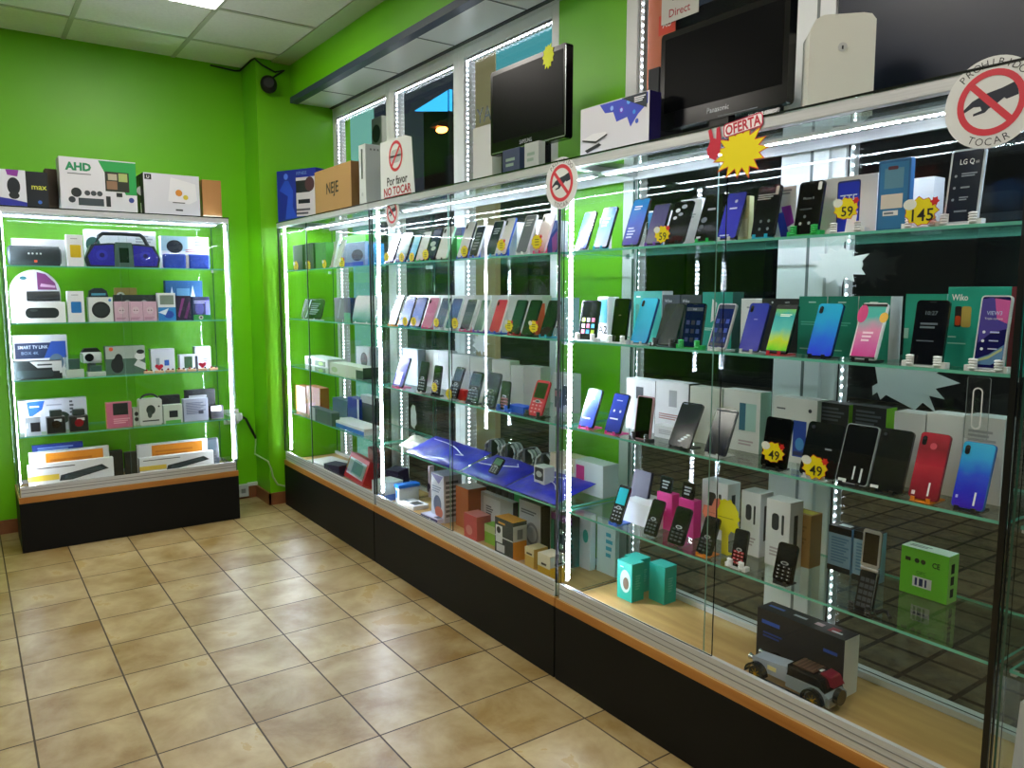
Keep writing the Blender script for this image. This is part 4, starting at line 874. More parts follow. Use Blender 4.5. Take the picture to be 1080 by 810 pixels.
carton('C', 3, 536, 552, 428, 1.75, .05, '1f5ae0', 'low bright blue holder block beside the red keyed phone', name='phone_holder', cat='holder')
pk(556, 570, 402, 'red and black keypad phone with large red keys', stand='14181c', hand=True, body='d02c44', face='1a2824', tag_col='e03850', keys=.5)
carton('C', 3, 583, 600, 394, 1.90, .06, 'd8dcdc', 'white box with dark and pink picture by the right pane', pf=[('r', .12, .12, .55, .6, '485058'), ('r', .15, .4, .5, .55, 'c07888'), ('r', .65, .2, .9, .7, '303840')], name='product_box', z=Z3)
for i, (x, y, r) in enumerate([(458, 408.5, 5), (473.5, 415.5, 5.6)]):
    price('C', 3, x, y, r*1.3, None, 'small yellow burst price tag, %s of two,' % ['left', 'right'][i], dep=1.718, red=False, white=False)
# lowest shelf: blue pouches, wrapped cables
BLUEP = noise_mat('royal_blue_film', '0c0c9a', '1c1cd0', scale=14, rough=.38, bump=.6, coat=.15)
def pouch(y0, y1, x0, x1, z, th, mat, label, cat='package', name='plastic_pouch', seed=1, lines='e8ecff', tiltx=0.0, slope=0.0):
    rn = random.Random(seed); nx, ny = 14, 20; m = MB(); vs = []
    for j in range(ny+1):
        for i in range(nx+1):
            u, v = i/nx, j/ny
            b = (4*u*(1-u))**.45*(4*v*(1-v))**.45
            vs.append((x0+(x1-x0)*u, y1+(y0-y1)*v, z+slope*u+th*b*(.75+.35*math.sin(5*u+seed)*math.cos(7*v+seed))+rn.random()*th*.1))
    n = len(vs)
    vs += [(x0+(x1-x0)*(k % (nx+1))/nx, y1+(y0-y1)*(k//(nx+1))/ny, z+slope*(k % (nx+1))/nx) for k in range(n)]
    fs = []
    for j in range(ny):
        for i in range(nx):
            a = j*(nx+1)+i
            fs.append((a, a+1, a+nx+2, a+nx+1)); fs.append((a+n, a+nx+1+n, a+nx+2+n, a+1+n))
    edge = [i for i in range(nx+1)]+[j*(nx+1)+nx for j in range(1, ny+1)]+[ny*(nx+1)+i for i in range(nx-1, -1, -1)]+[j*(nx+1) for j in range(ny-1, 0, -1)]
    for k in range(len(edge)):
        a, b2 = edge[k], edge[(k+1) % len(edge)]; fs.append((a, a+n, b2+n, b2))
    m.add(vs, fs, mat)
    o = m.build(name, None, smooth=True); lab(o, label, cat)
    if lines:
        g = MB(); yc, xc = (y0+y1)/2, (x0+x1)/2
        pts = []
        for k in range(26):
            a = k/25; pts.append((x0+(x1-x0)*(.3+.4*a)+.012*math.sin(9*a+seed), y1+(y0-y1)*(.15+.7*abs(math.sin(2.2*a+seed))), z+slope*(.3+.4*a)+th*1.12))
        g.tube(pts, .0022, M(lines, .3), 6); g.build('coiled_lead', o, smooth=True)
    return o
pouch(2.83, 3.33, 1.73, 1.90, Z4, .022, BLUEP, 'royal blue pouch, left one, '+where('C', 4), seed=1, slope=.06)
pouch(2.49, 2.82, 1.73, 1.92, Z4, .024, BLUEP, 'royal blue pouch with white cord, middle one, '+where('C', 4), seed=3, slope=.05)
pouch(2.16, 2.48, 1.73, 1.93, Z4, .022, BLUEP, 'royal blue pouch with white earphones, right one, '+where('C', 4), seed=5, slope=.05)
for i, yc in enumerate([2.92, 2.79, 2.66, 2.53]):
    m = MB(); rn = random.Random(40+i)
    for q in range(7):
        rx, rz_ = .052+.006*rn.random(), .040+.006*rn.random(); tl = .5+.1*rn.random()
        m.tube([(1.965+.009*q*.8+rz_*math.sin(t*PI/9)*.25, yc+rx*math.cos(t*PI/9)+.01*rn.random(), Z4+.052+rz_*math.sin(t*PI/9)) for t in range(19)], .0048, M(['b4bcc0', '6a767c', '98a4aa'][q % 3], .3, coat=.5), 6)
    m.box(1.955, 2.03, yc-.008, yc+.008, Z4+.001, Z4+.1, M('3a4448', .4))
    lab(m.build('cable_bundle', smooth=True), 'coiled grey cable bundle, %s from the left, ' % ords[i]+where('C', 4), 'cable')
pouch(3.30, 3.50, 1.78, 1.92, Z4, .055, noise_mat('white_paper_wrap', '8c8a70', 'e6e6dc', scale=22, rough=.4, bump=.5), 'crumpled white and olive wrapped cable at left end, '+where('C', 4), seed=21, lines=None, name='wrapped_cable', cat='cable')
phone('C', 4, 514, 523, 484, 'small black mobile lying on the blue pouches', kind='keypad', nostand=True, name='feature_phone', lean=38, dep=1.735, z=Z4+.028, body='0c1418', face='5a7a68', tag_col='38464c', r=.16)
carton('C', 4, 563, 574, 492, 1.80, .05, 'e4e8e8', 'upright white box with black round picture by the pane', pf=[('R', .1, .45, .9, .95, '20282c', .05), ('e', .5, .7, .28, .12, 'c0c8c8'), ('r', .2, .15, .7, .35, '5a6268')])
carton('C', 4, 580, 612, 481, 1.95, .07, 'e6d6b8', 'cream and white box seen beside the pane', pf=[('r', 0, 0, 1, .5, 'e8eaec')])
carton('C', 4, 606, 645, 489, 1.93, .08, 'd6dcdc', 'pale plastic box with a pink panel by the pane', pf=[('r', .05, .25, .35, .85, 'd83a88')], name='plastic_box')
# wooden base
W0 = where('C', 0)
carton('C', 0, 422, 438, 485, 2.0, .03, 'e2d0e0', 'pink and white printed package, left of two', pf=[('L', .1, .5, .9, .9, 6, '9a80a0'), ('c', .3, .3, .08, '3a3050'), ('c', .65, .25, .08, '4a3a58')], name='printed_package', cat='package')
carton('C', 0, 439, 453, 489, 2.0, .03, 'ecd4e4', 'pink and white printed package, right of two', pf=[('L', .1, .6, .9, .9, 5, 'b090b0'), ('c', .5, .35, .1, '3a2040')], name='printed_package', cat='package')
def clear_tub(px0, px1, pyt, X, d, label, cab):
    x, y, z, w, h, rz = spot(cab, 0, px0, px1, pyt, X)
    r = empty('plastic_tub', (X+d/2, y, z), rz); lab(r, label, 'tub')
    MB().box(-w/2, w/2, -d/2, d/2, 0, h*.82, M('d5dde2', .2)).build('body', r, bev=.006)
    MB().box(-w/2-.004, w/2+.004, -d/2-.004, d/2+.004, h*.82, h, M('1f6fd0', .3)).build('lid', r, bev=.003)
    MB().box(-w/2+.01, w*.1, -d/2-.001, -d/2, h*.3, h*.7, M('2a78d8', .4)).build('sticker', r)
clear_tub(398, 421, 507, 1.80, .12, 'clear plastic tub with blue lid at left end, '+W0, 'C')
P = on_z(441, 540, SHZ[0])
freebox(P.x+.03, P.y+.11, SHZ[0], .16, .09, .022, RZR+.05, 'e2e4e8', 'flat white gadget box lying down, '+W0, pt=[('r', .5, .2, .9, .8, '20242a'), ('r', .1, .3, .4, .5, '8a98a8')])
P = on_z(459, 548, SHZ[0])
freebox(P.x+.0, P.y+.0, SHZ[0], .15, .07, .024, RZR+.05, 'c8ccec', 'flat white and navy box lying in front, '+W0, pf=[('r', 0, 0, 1, .8, '1c1c70'), ('e', .55, .4, .05, .2, 'e0e4f0')], pt=[('r', .7, .1, .95, .9, '283048')])
carton('C', 0, 455, 468.5, 500, 1.82, .10, 'd8dcec', 'tall white box with purple corner and toy picture', pf=[('p', [(0, .98), (.6, .8), (.95, .98)], '50489c'), ('e', .5, .35, .3, .2, '506088'), ('e', .6, .2, .3, .12, 'c05a40'), ('L', .1, .6, .8, .75, 3, '8090b0')], pr=[('L', .1, .1, .9, .9, 8, '6a7080')])
carton('C', 0, 481, 494, 514, 1.86, .10, 'c4682c', 'tall orange brown box behind the red one', side='a85018', top='e8d8d0')
carton('C', 0, 489.5, 503, 543, 1.80, .075, 'cc4a44', 'red square box in the middle', top='e08078', pf=[('e', .4, .35, .25, .2, 'e08a80')], side='d05a54')
carton('C', 0, 511, 522, 554, 1.83, .05, '86c83a', 'small lime green box right of the red one', pf=[('r', 0, .6, 1, 1, 'c8e0a0')])
carton('C', 0, 507, 541, 524, 1.93, .03, 'c6ccd0', 'wide grey box with white label, leaning behind', pf=[('r', .1, .2, .62, .92, 'e6eaee'), ('L', .18, .45, .4, .7, 4, '58606a')], side='2a2e30')
for i in range(5):
    a = 509+6.6*i
    carton('C', 0, a, a+6, 511+1.6*i, 2.0, .03, '28323a', 'dark ink cartridge box, %s from the left, at the back,' % ords[i], pf=[('r', .1, .1, .5, .9, '48545c')], name='cartridge_box', group=None)
carton('C', 0, 542, 549, 518, 2.0, .03, '2ec868', 'bright green cartridge box beside the dark ones', name='cartridge_box')
carton('C', 0, 522, 541, 548, 1.78, .07, '30383a', 'black and orange camera box in front', pf=[('r', .05, .35, .42, .8, 'e8eaec'), ('c', .22, .68, .09, '101418'), ('L', .2, .84, .7, .92, 1, 'e0a030'), ('r', .1, .12, .55, .32, 'dfe2e4'), ('r', 0, .5, 1, .53, 'e0e4e4')], pr=[('r', 0, 0, 1, .5, 'e8981c'), ('r', 0, .5, 1, .9, 'c8ccc8'), ('r', .3, .55, .7, .8, '7a8084')], top='f0a820')
carton('C', 0, 547.5, 570, 530, 1.90, .05, 'd0d4d8', 'white box with large grey ring picture', pf=[('e', .6, .4, .3, .22, '8a9096'), ('e', .6, .4, .22, .16, 'd0d4d8'), ('L', .1, .75, .9, .85, 2, '6a7076')], side='14181a', top='1a2022')
carton('C', 0, 553.5, 563, 578, 1.80, .07, 'd8b860', 'yellow and white small box, rear of two', pf=[('r', 0, .6, 1, 1, 'e8dcb0'), ('r', .2, .65, .8, .75, '40382a')], top='e6d8a8', side='d0a850')
carton('C', 0, 567, 580, 585, 1.745, .07, 'e0b030', 'yellow and white small box, front of two', pf=[('r', 0, .55, 1, 1, 'ece4c8'), ('r', .3, .62, .7, .7, '40382a')], pr=[('r', 0, .6, 1, 1, 'e8e8e4'), ('r', .3, .66, .9, .72, '303430')], top='e8e2cc', side='f0b81c')
carton('C', 0, 581, 603, 543, 1.93, .06, '142430', 'tall dark box with purple top band', pf=[('r', 0, .86, 1, 1, '7a2c90'), ('c', .5, .65, .06, 'c8e0d0'), ('c', .5, .35, .06, 'a8d8c0'), ('r', 0, 0, .15, .85, '1a8a6a')])
carton('C', 0, 606, 622, 541, 1.97, .03, 'd0d4dc', 'white box with green leaf mark by the pane', pf=[('e', .7, .6, .18, .12, '18a090')])
carton('C', 0, 629, 652, 549, 2.0, .02, 'c8dadc', 'pale blue clear bag with blue lettering by the pane', pf=[('L', .5, .3, .85, .8, 4, '3aa0b8')], name='clear_bag', cat='bag')

# ------------------------------------------------------------------ corner cabinet (B)
for i, (a, b, yt, c) in enumerate([(309.5, 319.5, 258.5, '0e4a18'), (322, 331, 256.5, '0e4416'), (333, 344, 256, '2e8a20')]):
    carton('B', 1, a, b, yt, 1.735, .05, c, ['dark green product box, left of three', 'dark green product box, middle of three', 'light green product box, right of three'][i])
for i, (x, y, r) in enumerate([(312, 281, 6), (325, 280.5, 6), (342, 278.5, 5), (360.5, 277.5, 6.4)]):
    price('B', 1, x, y, r*1.2, None, 'yellow burst price tag, %s from the left,' % ords[i], dep=1.722, red=i == 3)
carton('B', 1, 358, 385, 256, 1.90, .08, '7a90a8', 'blue grey speaker box with handled speaker picture', pf=[('e', .72, .5, .22, .22, '18222e'), ('r', .05, .05, .95, .25, '1c48b0'), ('r', .1, .45, .35, .7, '8a9cb0')])
carton('B', 1, 362, 386, 248, 1.93, .05, '48a828', 'flat green box lying on the speaker box', z=z_at(256, 1.90, 3.9)+.001)
phone('B', 1, 345.5, 351, 255, 'tall white tablet leaning beside the green boxes', kind='back', face='e6eaec', body='c8ccd0', lean=14, dep=1.76, name='tablet', cat='tablet')
phone('B', 1, 352.5, 357, 253, 'slim white tablet leaning before the speaker box', kind='back', face='eef0f2', body='b8bcc0', lean=18, dep=1.745, name='tablet', cat='tablet')
carton('B', 1, 388, 397, 257, 1.92, .05, '2a98d0', 'narrow sky blue box by the right pane')
phone('B', 2, 317, 338, 315.5, 'dark green glossy tablet with a white streak', kind='screen', face='0e3a20', body='20281e', lean=14, name='tablet', cat='tablet', pr=[('p', [(.25, .05), (.3, .05), (.38, .95), (.33, .95)], 'a8c8b0'), ('L', .42, .2, .85, .8, 6, '1e5a34')])
carton('B', 2, 353, 370, 314, 1.85, .05, '0e1a18', 'black box with green foot in the middle', pf=[('p', [(.6, 0), (.98, 0), (.98, .35), (.6, .35)], '3aa060'), ('p', [(.2, .1), (.4, .9), (.43, .9), (.24, .1)], '8a9898')])
phone('B', 2, 371, 394, 312, 'white tablet with teal lower curve by the right pane', kind='screen', grad=['3a9080', 'a8d0cc', 'eef2f4', 'f2f4f6'], body='e0e4e6', lean=12, name='tablet', cat='tablet', frame_w=.001)
carton('B', 3, 309, 346, 376, 1.84, .12, 'e2e8e2', 'white flat router box with dark green picture', pf=[('r', .15, .1, .32, .8, '203c28'), ('r', .45, .1, .9, .7, '1c4a1c'), ('e', .7, .4, .1, .2, '8ac838')])
carton('B', 3, 348, 383, 385, 1.75, .09, 'd4e0d0', 'long pale box with dark green end', pf=[('r', .8, .0, 1, .75, '1c4028'), ('e', .15, .4, .1, .25, 'a8c890')], side='203028')
carton('B', 3, 376, 390, 366, 1.92, .06, 'c8d0d8', 'pale grey box with dark round picture behind', pf=[('e', .6, .5, .25, .3, '1a2028')])
carton('B', 4, 311, 323, 407, 1.77, .06, '8c4a1e', 'dark orange brown box, left of two', pf=[('r', .2, .1, .5, .9, '6a3410')])
carton('B', 4, 324, 338, 408, 1.77, .06, 'a85824', 'light orange brown box, right of two')
carton('B', 4, 327, 350, 432, 1.715, .05, '3a4a54', 'low dark grey device with pale end', name='router_device', cat='device', pf=[('r', 0, 0, .25, 1, 'c8d4dc')])
carton('B', 4, 351, 366, 421, 1.90, .06, '3c5a80', 'steel blue box behind the flat one')
carton('B', 4, 367, 379, 420, 1.88, .06, '1c3ca8', 'royal blue box with white stripe', pf=[('r', .85, 0, 1, 1, 'e6eaf0')])
carton('B', 4, 381, 397, 418, 1.90, .05, '2a3c38', 'dark box with white top near the right pane', top='e6e8ea', pf=[('r', 0, .75, 1, 1, 'c8d0d0')])
carton('B', 4, 350, 384, 447, 1.74, .12, 'e4eaf0', 'flat white box with blue edge lying in front', pf=[('r', 0, 0, 1, .6, '1f78d8')])
WB = where('B', 0)
for i in range(3):
    freebox(1.84, 4.60-.01*i, SHZ[0]+.0135*i, .26, .18, .013, RZR+.06*i, ['e4e4e2', 'dcdcda', 'e8e8e8'][i], 'flat white booklet, %s of the stack of three, ' % ['bottom', 'middle', 'top'][i]+WB, name='booklet')
P = on_z(372, 508, SHZ[0])
def toy(px0, px1, pyt, X, label, d=.06):
    x, y, z, w, h, rz = spot('B', 0, px0, px1, pyt, X)
    r = empty('boxed_gadget', (X+.05, y, z+.006), rz, rot=(-.35, 0, rz-.1)); lab(r, label, 'box')
    m = MB().box(-w/2, w/2, -d/2, d/2, 0, h, 'c41c24'); prints(m, frame('front', w, d, h), w, h, [('r', .08, .18, .92, .82, 'd8dee4'), ('r', .3, .3, .8, .72, '5a8aa0'), ('r', .32, .76, .7, .8, '20262a')]); m.build('carton', r, bev=.003)
    MB().box(-w/2+.01, w/2-.01, -d/2-.006, -d/2-.001, h*.25, h*.75, glass_mat('blister', (.92, .95, .97, 1), base=.1)).build('window', r)
toy(356, 381, 484, 1.76, 'red box with clear grey front window leaning back, '+WB)
freebox(1.93, 3.80, SHZ[0], .10, .08, .13, RZR+.5, '2c1c48', 'dark purple box leaning behind the red one, '+WB, rot=(.12, 0, RZR+.3))
freebox(1.80, 4.36, SHZ[0], .14, .09, .07, RZR+.3, '34304c', 'low dark grey blue box left of the red one, '+WB)
freebox(1.99, 4.22, SHZ[0], .2, .05, .16, RZR-.2, '983444', 'dark red box standing behind, '+WB, side='5a2430')
P = on_z(395, 520, SHZ[0])
freebox(1.81, 3.70, SHZ[0], .12, .12, .10, RZR+.15, 'dfe4ea', 'white box with blue bottom band at right end, '+WB, pf=[('r', 0, 0, 1, .35, '1f6fe0')], pr=[('r', 0, 0, 1, .35, '1f6fe0')])

# ------------------------------------------------------------------ left cabinet (A)
def ac(s, x0, x1, yt, dep, d, col, label, **k): return carton('A', s, x0, x1, yt, dep, d, col, label, **k)
WA = lambda s: where('A', s)
# first shelf
def speaker_bar(s, x0, x1, yt, dep, label, col='1c2c2e'):
    X, Y, Z, w, h, rz = spot('A', s, x0, x1, yt, dep); r = empty('cylinder_speaker', (X, Y+h/2, Z), 0); lab(r, label, 'speaker')
    MB().cyl((-w/2+.008, 0, h/2), (w/2-.008, 0, h/2), h/2, noise_mat('speaker_mesh', '10181a', '223032', scale=300, rough=.8, bump=.3), 28).build('body', r, smooth=True)
    for sx in (-1, 1): MB().cyl((sx*(w/2-.008), 0, h/2), (sx*w/2, 0, h/2), h*.46, M('3a4448', .3), 28, r2=h*.38).build('end_cap', r, smooth=True)
    m = MB(); F = Matrix(((1, 0, 0, 0), (0, 0, -1, -h/2), (0, 1, 0, h/2), (0, 0, 0, 1)))
    m.flat(rrect(w*.06, h*.12, h*.03, 3, 0, -h*.28), F, .001, 'd8502c')
    for q in (-.12, -.05, .03, .1): m.flat(ellipse(w*q, h*.1, h*.05, h*.05, 8), F, .003, 'a8b4b0')
    m.build('badge', r)
speaker_bar(1, 9, 66, 259, 4.88, 'black cylindrical speaker with orange badge '+WA(1))
ac(1, 14, 70, 252, 4.99, .1, 'eceeee', 'plain white box behind the cylindrical speaker')
ac(1, 71.5, 89, 247.5, 4.88, .06, 'e6e8ea', 'slim white box with yellow cube picture', pf=[('R', .2, .28, .85, .68, 'd8b80c', .03), ('L', .25, .85, .8, .9, 1, 'a8acb0')])
def boombox():
    X, Y, Z, w, h, rz = spot('A', 1, 91, 170, 246, 4.88)
    r = empty('boombox', (X, Y+.05, Z), 0); lab(r, 'blue and dark green portable boombox with a carrying handle '+WA(1), 'boombox')
    hh = h*.76; body = [(-w/2, hh*.35), (-w*.42, hh*.85), (-w*.2, hh*.92), (w*.2, hh*.92), (w*.42, hh*.85), (w/2, hh*.35), (w*.46, 0), (-w*.46, 0)]
    MB().prism(body, -.045, .045, M('22333a', .4)).build('body', r, bev=.006)
    for sx in (-1, 1):
        c = MB(); p = [(sx*w*.13, hh*.06), (sx*w*.13, hh*.86), (sx*w*.38, hh*.80), (sx*w*.47, hh*.4), (sx*w*.44, hh*.07)]
        if sx < 0: p = p[::-1]
        c.prism(p, -.049, -.0455, noise_mat('blue_speaker_mesh', '1c1c90', '2a2ac0', scale=200, rough=.6))
        g = c.build('grille', r)
        q = MB(); q.cyl((sx*w*.29, -.052, hh*.45), (sx*w*.29, -.049, hh*.45), hh*.30, M('2226a8', .5), 26).cyl((sx*w*.29, -.054, hh*.45), (sx*w*.29, -.052, hh*.45), hh*.2, M('3034c0', .5), 24).cyl((sx*w*.29, -.056, hh*.45), (sx*w*.29, -.054, hh*.45), hh*.09, M('14146a', .5), 20)
        q.build('speaker_cone', g)
    m = MB().prism([(-w*.13, 0), (-w*.11, hh*.96), (w*.11, hh*.96), (w*.13, 0)][::-1], -.052, -.046, M('4a6a60', .4)); m.build('centre_panel', r, bev=.002)
    MB().box(-w*.065, w*.065, -.0535, -.0521, hh*.18, hh*.75, M('12301c', .15)).build('display', r)
    pts = [(-w*.36, 0, hh*.83), (-w*.30, 0, h*.9), (-w*.25, 0, h*.985), (0, 0, h), (w*.25, 0, h*.985), (w*.30, 0, h*.9), (w*.36, 0, hh*.83)]
    MB().tube(pts, .011, M('1c2a2e', .4), 10).build('handle', r, smooth=True)
boombox()
ac(1, 92, 166, 243, 5.02, .1, 'd6dade', 'white printed box behind the boombox', pf=[('e', .1, .6, .1, .2, '2a5a50'), ('L', .7, .6, .95, .9, 4, 'a0a6b0')])
ac(1, 171, 221, 249.5, 4.97, .07, 'dfe3e8', 'white speaker box with black handled speaker picture', pf=[('r', 0, .55, .55, 1, 'a8ccd8'), ('e', .28, .68, .17, .2, '16222c'), ('L', .7, .72, .95, .95, 3, '8a929a'), ('L', .5, .5, .95, .62, 2, 'c08888')])
def bluespk():
    X, Y, Z, w, h, rz = spot('A', 1, 174, 222, 268, 4.88); r = empty('blue_speaker', (X, Y+.03, Z), 0); lab(r, 'blue boxy portable speaker with rounded halves '+WA(1), 'speaker')
    for sx in (-1, 1): MB().box(*sorted((sx*w*.03, sx*w/2)), -.03, .03, 0, h, noise_mat('blue_fabric', '1c3ca0', '2a54c4', scale=120, rough=.7)).build('speaker_half', r, bev=.01)
    MB().box(-w*.03, w*.03, -.026, .026, .002, h*.92, M('c8ccd4', .3)).build('middle_band', r)
bluespk()
# second shelf
def blister():
    X, Y, Z, w, h, rz = spot('A', 2, 12, 66, 284.5, 4.98); r = empty('blister_pack', (X, Y, Z), 0); lab(r, 'arched white blister pack with black speaker and purple photo '+WA(2), 'package')
    pts = [(-w/2, 0), (w/2, 0)]+[(w/2*math.cos(PI*i/16), h*.55+h*.45*math.sin(PI*i/16)) for i in range(17)]
    m = MB().prism(pts[::-1], 0, .012, M('d8dcdc', .3)); F = Matrix(((1, 0, 0, -w/2), (0, 0, -1, 0), (0, 1, 0, 0), (0, 0, 0, 1)))
    prints(m, F, w, h, [('p', [(.55, .62), (.55, .96), (.72, .92), (.9, .75), (.93, .62)], '7a3a70'), ('e', .28, .84, .07, .035, '1c5a60'), ('p', [(.6, .68), (.9, .66), (.9, .7), (.62, .74)], 'd0a8c8')]); m.build('card', r)
    MB().cyl((-w*.18, -.03, h*.5), (w*.46, -.03, h*.5), .026, M('0e1414', .5), 20).build('speaker', r, smooth=True)
blister()
ac(2, 18, 70, 318.5, 4.88, .06, 'eceeee', 'white speaker box with black bar speaker picture', pf=[('R', .18, .22, .86, .72, '14201e', .22), ('e', .35, .6, .08, .06, '3a4644')])
ac(2, 72.5, 90, 307, 4.88, .06, 'e8eaec', 'slim white box with blue cube picture', pf=[('R', .2, .3, .82, .66, '1f78c0', .03), ('L', .25, .85, .8, .9, 1, 'a8acb0')])
ac(2, 94.5, 120, 313.5, 4.88, .08, 'dfe4e2', 'white cube box with large black round speaker picture', pf=[('c', .5, .48, .34, '0e1616'), ('c', .5, .48, .26, '1c2a28'), ('e', .88, .88, .06, .06, '2a80d0')])
X, Y, Z, w, h, rz = spot('A', 2, 95, 116, 304.5, 4.90)
m = MB().prism([(-w/2, 0), (w/2, 0), (w*.42, .035), (w*.2, .05), (-w*.2, .05), (-w*.42, .035)][::-1], 0, .05, M('16282c', .4)).box(-w*.36, w*.36, -.001, 0, .01, .022, '4a90a8')
lab(m.build('small_speaker', None, (X, Y, z_at(313.5, X, 4.88)+.0006), bev=.004), 'small dark speaker resting on the white cube box '+WA(2), 'speaker')
for i in range(3):
    ac(2, 121.5+15*i, 136+15*i, 318, 4.88, .05, 'd8b0c4', 'pale pink figure box, %s of three,' % ['left', 'middle', 'right'][i], pf=[('e', .5, .55, .25, .18, 'e0c4d0'), ('c', .4, .55, .03, '5a3040'), ('c', .6, .55, .03, '5a3040'), ('L', .1, .08, .9, .2, 2, 'b07890')])
ac(2, 122, 166, 311, 4.96, .05, '1e2c2a', 'long black box behind the pink boxes', pf=[('e', .3, .6, .1, .2, 'a8b0b0'), ('e', .7, .6, .1, .2, 'a8b0b0')])
ac(2, 123, 146, 303.5, 5.04, .05, 'b89a58', 'tan box with black and white disc behind', pf=[('c', .25, .75, .12, 'e8e8e4'), ('c', .25, .75, .06, '141414')])
ac(2, 167.5, 186, 309, 4.88, .05, 'e2e6e8', 'white and blue box with grey window', pf=[('r', .12, .58, .9, .92, '7a8a7c'), ('r', 0, 0, 1, .48, '2a88d0'), ('e', .6, .22, .28, .14, '1a4ab0'), ('p', [(0, .3), (.6, .45), (.4, .2)], 'dff0ff')])
ac(2, 186.5, 202, 312, 4.88, .05, '28203a', 'black box with purple stripes picture', pf=[('p', [(.1, .2), (.4, .9), (.6, .9), (.2, .1)], '8a3a80'), ('p', [(.5, .1), (.9, .8), (.95, .6), (.7, .05)], '70306c')])
ac(2, 203.5, 222, 313, 4.90, .05, '242c50', 'navy box with violet figure picture', pf=[('e', .4, .5, .25, .3, '4a4a8c'), ('L', .1, .7, .9, .85, 2, 'a8a8d0'), ('r', .75, .15, .98, .85, '6a70c0')])
ac(2, 176, 215, 296, 5.02, .05, '1a5c90', 'wide blue box with two white triangles, behind', pf=[('p', [(.1, .5), (.17, .85), (.24, .5)], 'c8e0f0'), ('p', [(.66, .55), (.73, .88), (.8, .55)], 'c8e0f0'), ('r', .3, .3, .65, .8, '5a94bc'), ('L', .8, .3, .95, .4, 1, 'c8e0f0')])
ac(2, 205, 223, 332, 4.865, .02, '3ca850', 'low green holder with black and white disc', pf=[('c', .4, .5, .4, 'f0f0ec'), ('c', .4, .5, .2, '121412')])
# third shelf
ac(3, 16, 73, 353.5, 4.99, .07, 'd4d8d8', 'white and blue smart television box', pf=[('r', .03, .45, .97, .82, '1a2c4c'), ('p', [(.55, .45), (.97, .45), (.97, .85), (.7, .85)], '2a52a8'), ('t', 'SMART TV LINK', .36, .72, .11, 'dfe6ee', .01, .55), ('t', 'BOX 4K', .3, .58, .1, '8aa0b8', 0, .4), ('r', .1, .18, .55, .36, '3c4a54'), ('e', .78, .35, .14, .2, '5a7080')])
ac(3, 14, 66, 381, 4.88, .06, '14201f', 'black and white android player box', pf=[('p', [(.35, .98), (1, .98), (1, .3), (.8, .3), (.8, .62), (.5, .62)], 'dfe4e6'), ('L', .5, .72, .9, .86, 1, '28323a'), ('R', .08, .1, .82, .5, '2a383a', .1), ('r', .82, .0, .95, .42, '1a2424')])
def glass_case(px0, px1, pyt, label):
    X, Y, Z, w, h, rz = spot('A', 3, px0, px1, pyt, 4.87); r = empty('clear_case', (X, Y+.03, Z), 0); lab(r, label, 'case')
    MB().box(-w/2, w/2, -.03, .03, 0, h*.35, M('c8d8cc', .3)).build('base', r, bev=.002)
    g = glass_mat('acrylic_case', (.88, .95, .92, 1), base=.1)
    MB().box(-w/2, w/2, -.03, .03, h*.351, h, g).build('cover', r)
    MB().box(-w*.32, w*.32, -.01, .012, h*.3505, h*.8, M('3c5a54', .4)).build('device', r, bev=.004)
glass_case(70.5, 89, 374, 'clear plastic case with dark green gadget, left one, '+WA(3))
glass_case(93, 112, 383, 'clear plastic case with grey gadget, right one, '+WA(3))
def ip_camera():
    X, Y, Z, w, h, rz = spot('A', 3, 86, 108, 367, 4.99); r = empty('security_camera', (X, Y, Z), 0); lab(r, 'white and black security camera on a stand '+WA(3), 'camera')
    MB().cyl((0, 0, 0), (0, 0, h*.5), .03, M('2c3638', .4), 18, r2=.02).build('base', r, smooth=True)
    MB().box(-w/2, w/2, -.035, .035, h*.45, h*.86, M('dfe4e4', .35)).build('body', r, bev=.012)
    MB().prism([(-w*.46, h*.861), (w*.46, h*.861), (w*.3, h), (-w*.3, h)][::-1], -.03, .03, M('12181a', .4)).build('hood', r, bev=.004)
    MB().cyl((-w*.12, -.04, h*.66), (-w*.12, -.0355, h*.66), h*.15, M('14181a', .1), 20).build('lens', r)
ip_camera()
ac(3, 112.5, 154, 365, 4.93, .07, '4c6a5a', 'grey green box with black and white controllers picture', pf=[('r', 0, .55, 1, 1, 'a8b4ac'), ('e', .28, .32, .16, .28, '0e1612'), ('e', .32, .55, .1, .18, '101814'), ('e', .86, .62, .13, .14, 'e0e4e2'), ('p', [(.7, .3), (1, .1), (1, .35), (.8, .5)], 'd0d6d4'), ('c', .14, .9, .07, 'e05a30'), ('e', .88, .78, .1, .08, '141c1a')])
ac(3, 160, 185, 368, 4.96, .06, 'ccd0d8', 'white gadget box with blue square print', pf=[('r', .2, .15, .35, .6, '8a98a0'), ('r', .55, .25, .75, .5, '3060b8')])
ac(3, 190, 209, 374, 4.96, .06, 'c4c8d0', 'pale box with dark green window', pf=[('r', .25, .12, .7, .88, '2a5030'), ('r', .85, 0, 1, .9, '30383c')])
ac(3, 206.5, 223, 365.5, 5.0, .06, 'c0c4d0', 'pale lilac box standing behind the green window box', pf=[('L', .5, .2, .8, .5, 3, '8a8c98')])
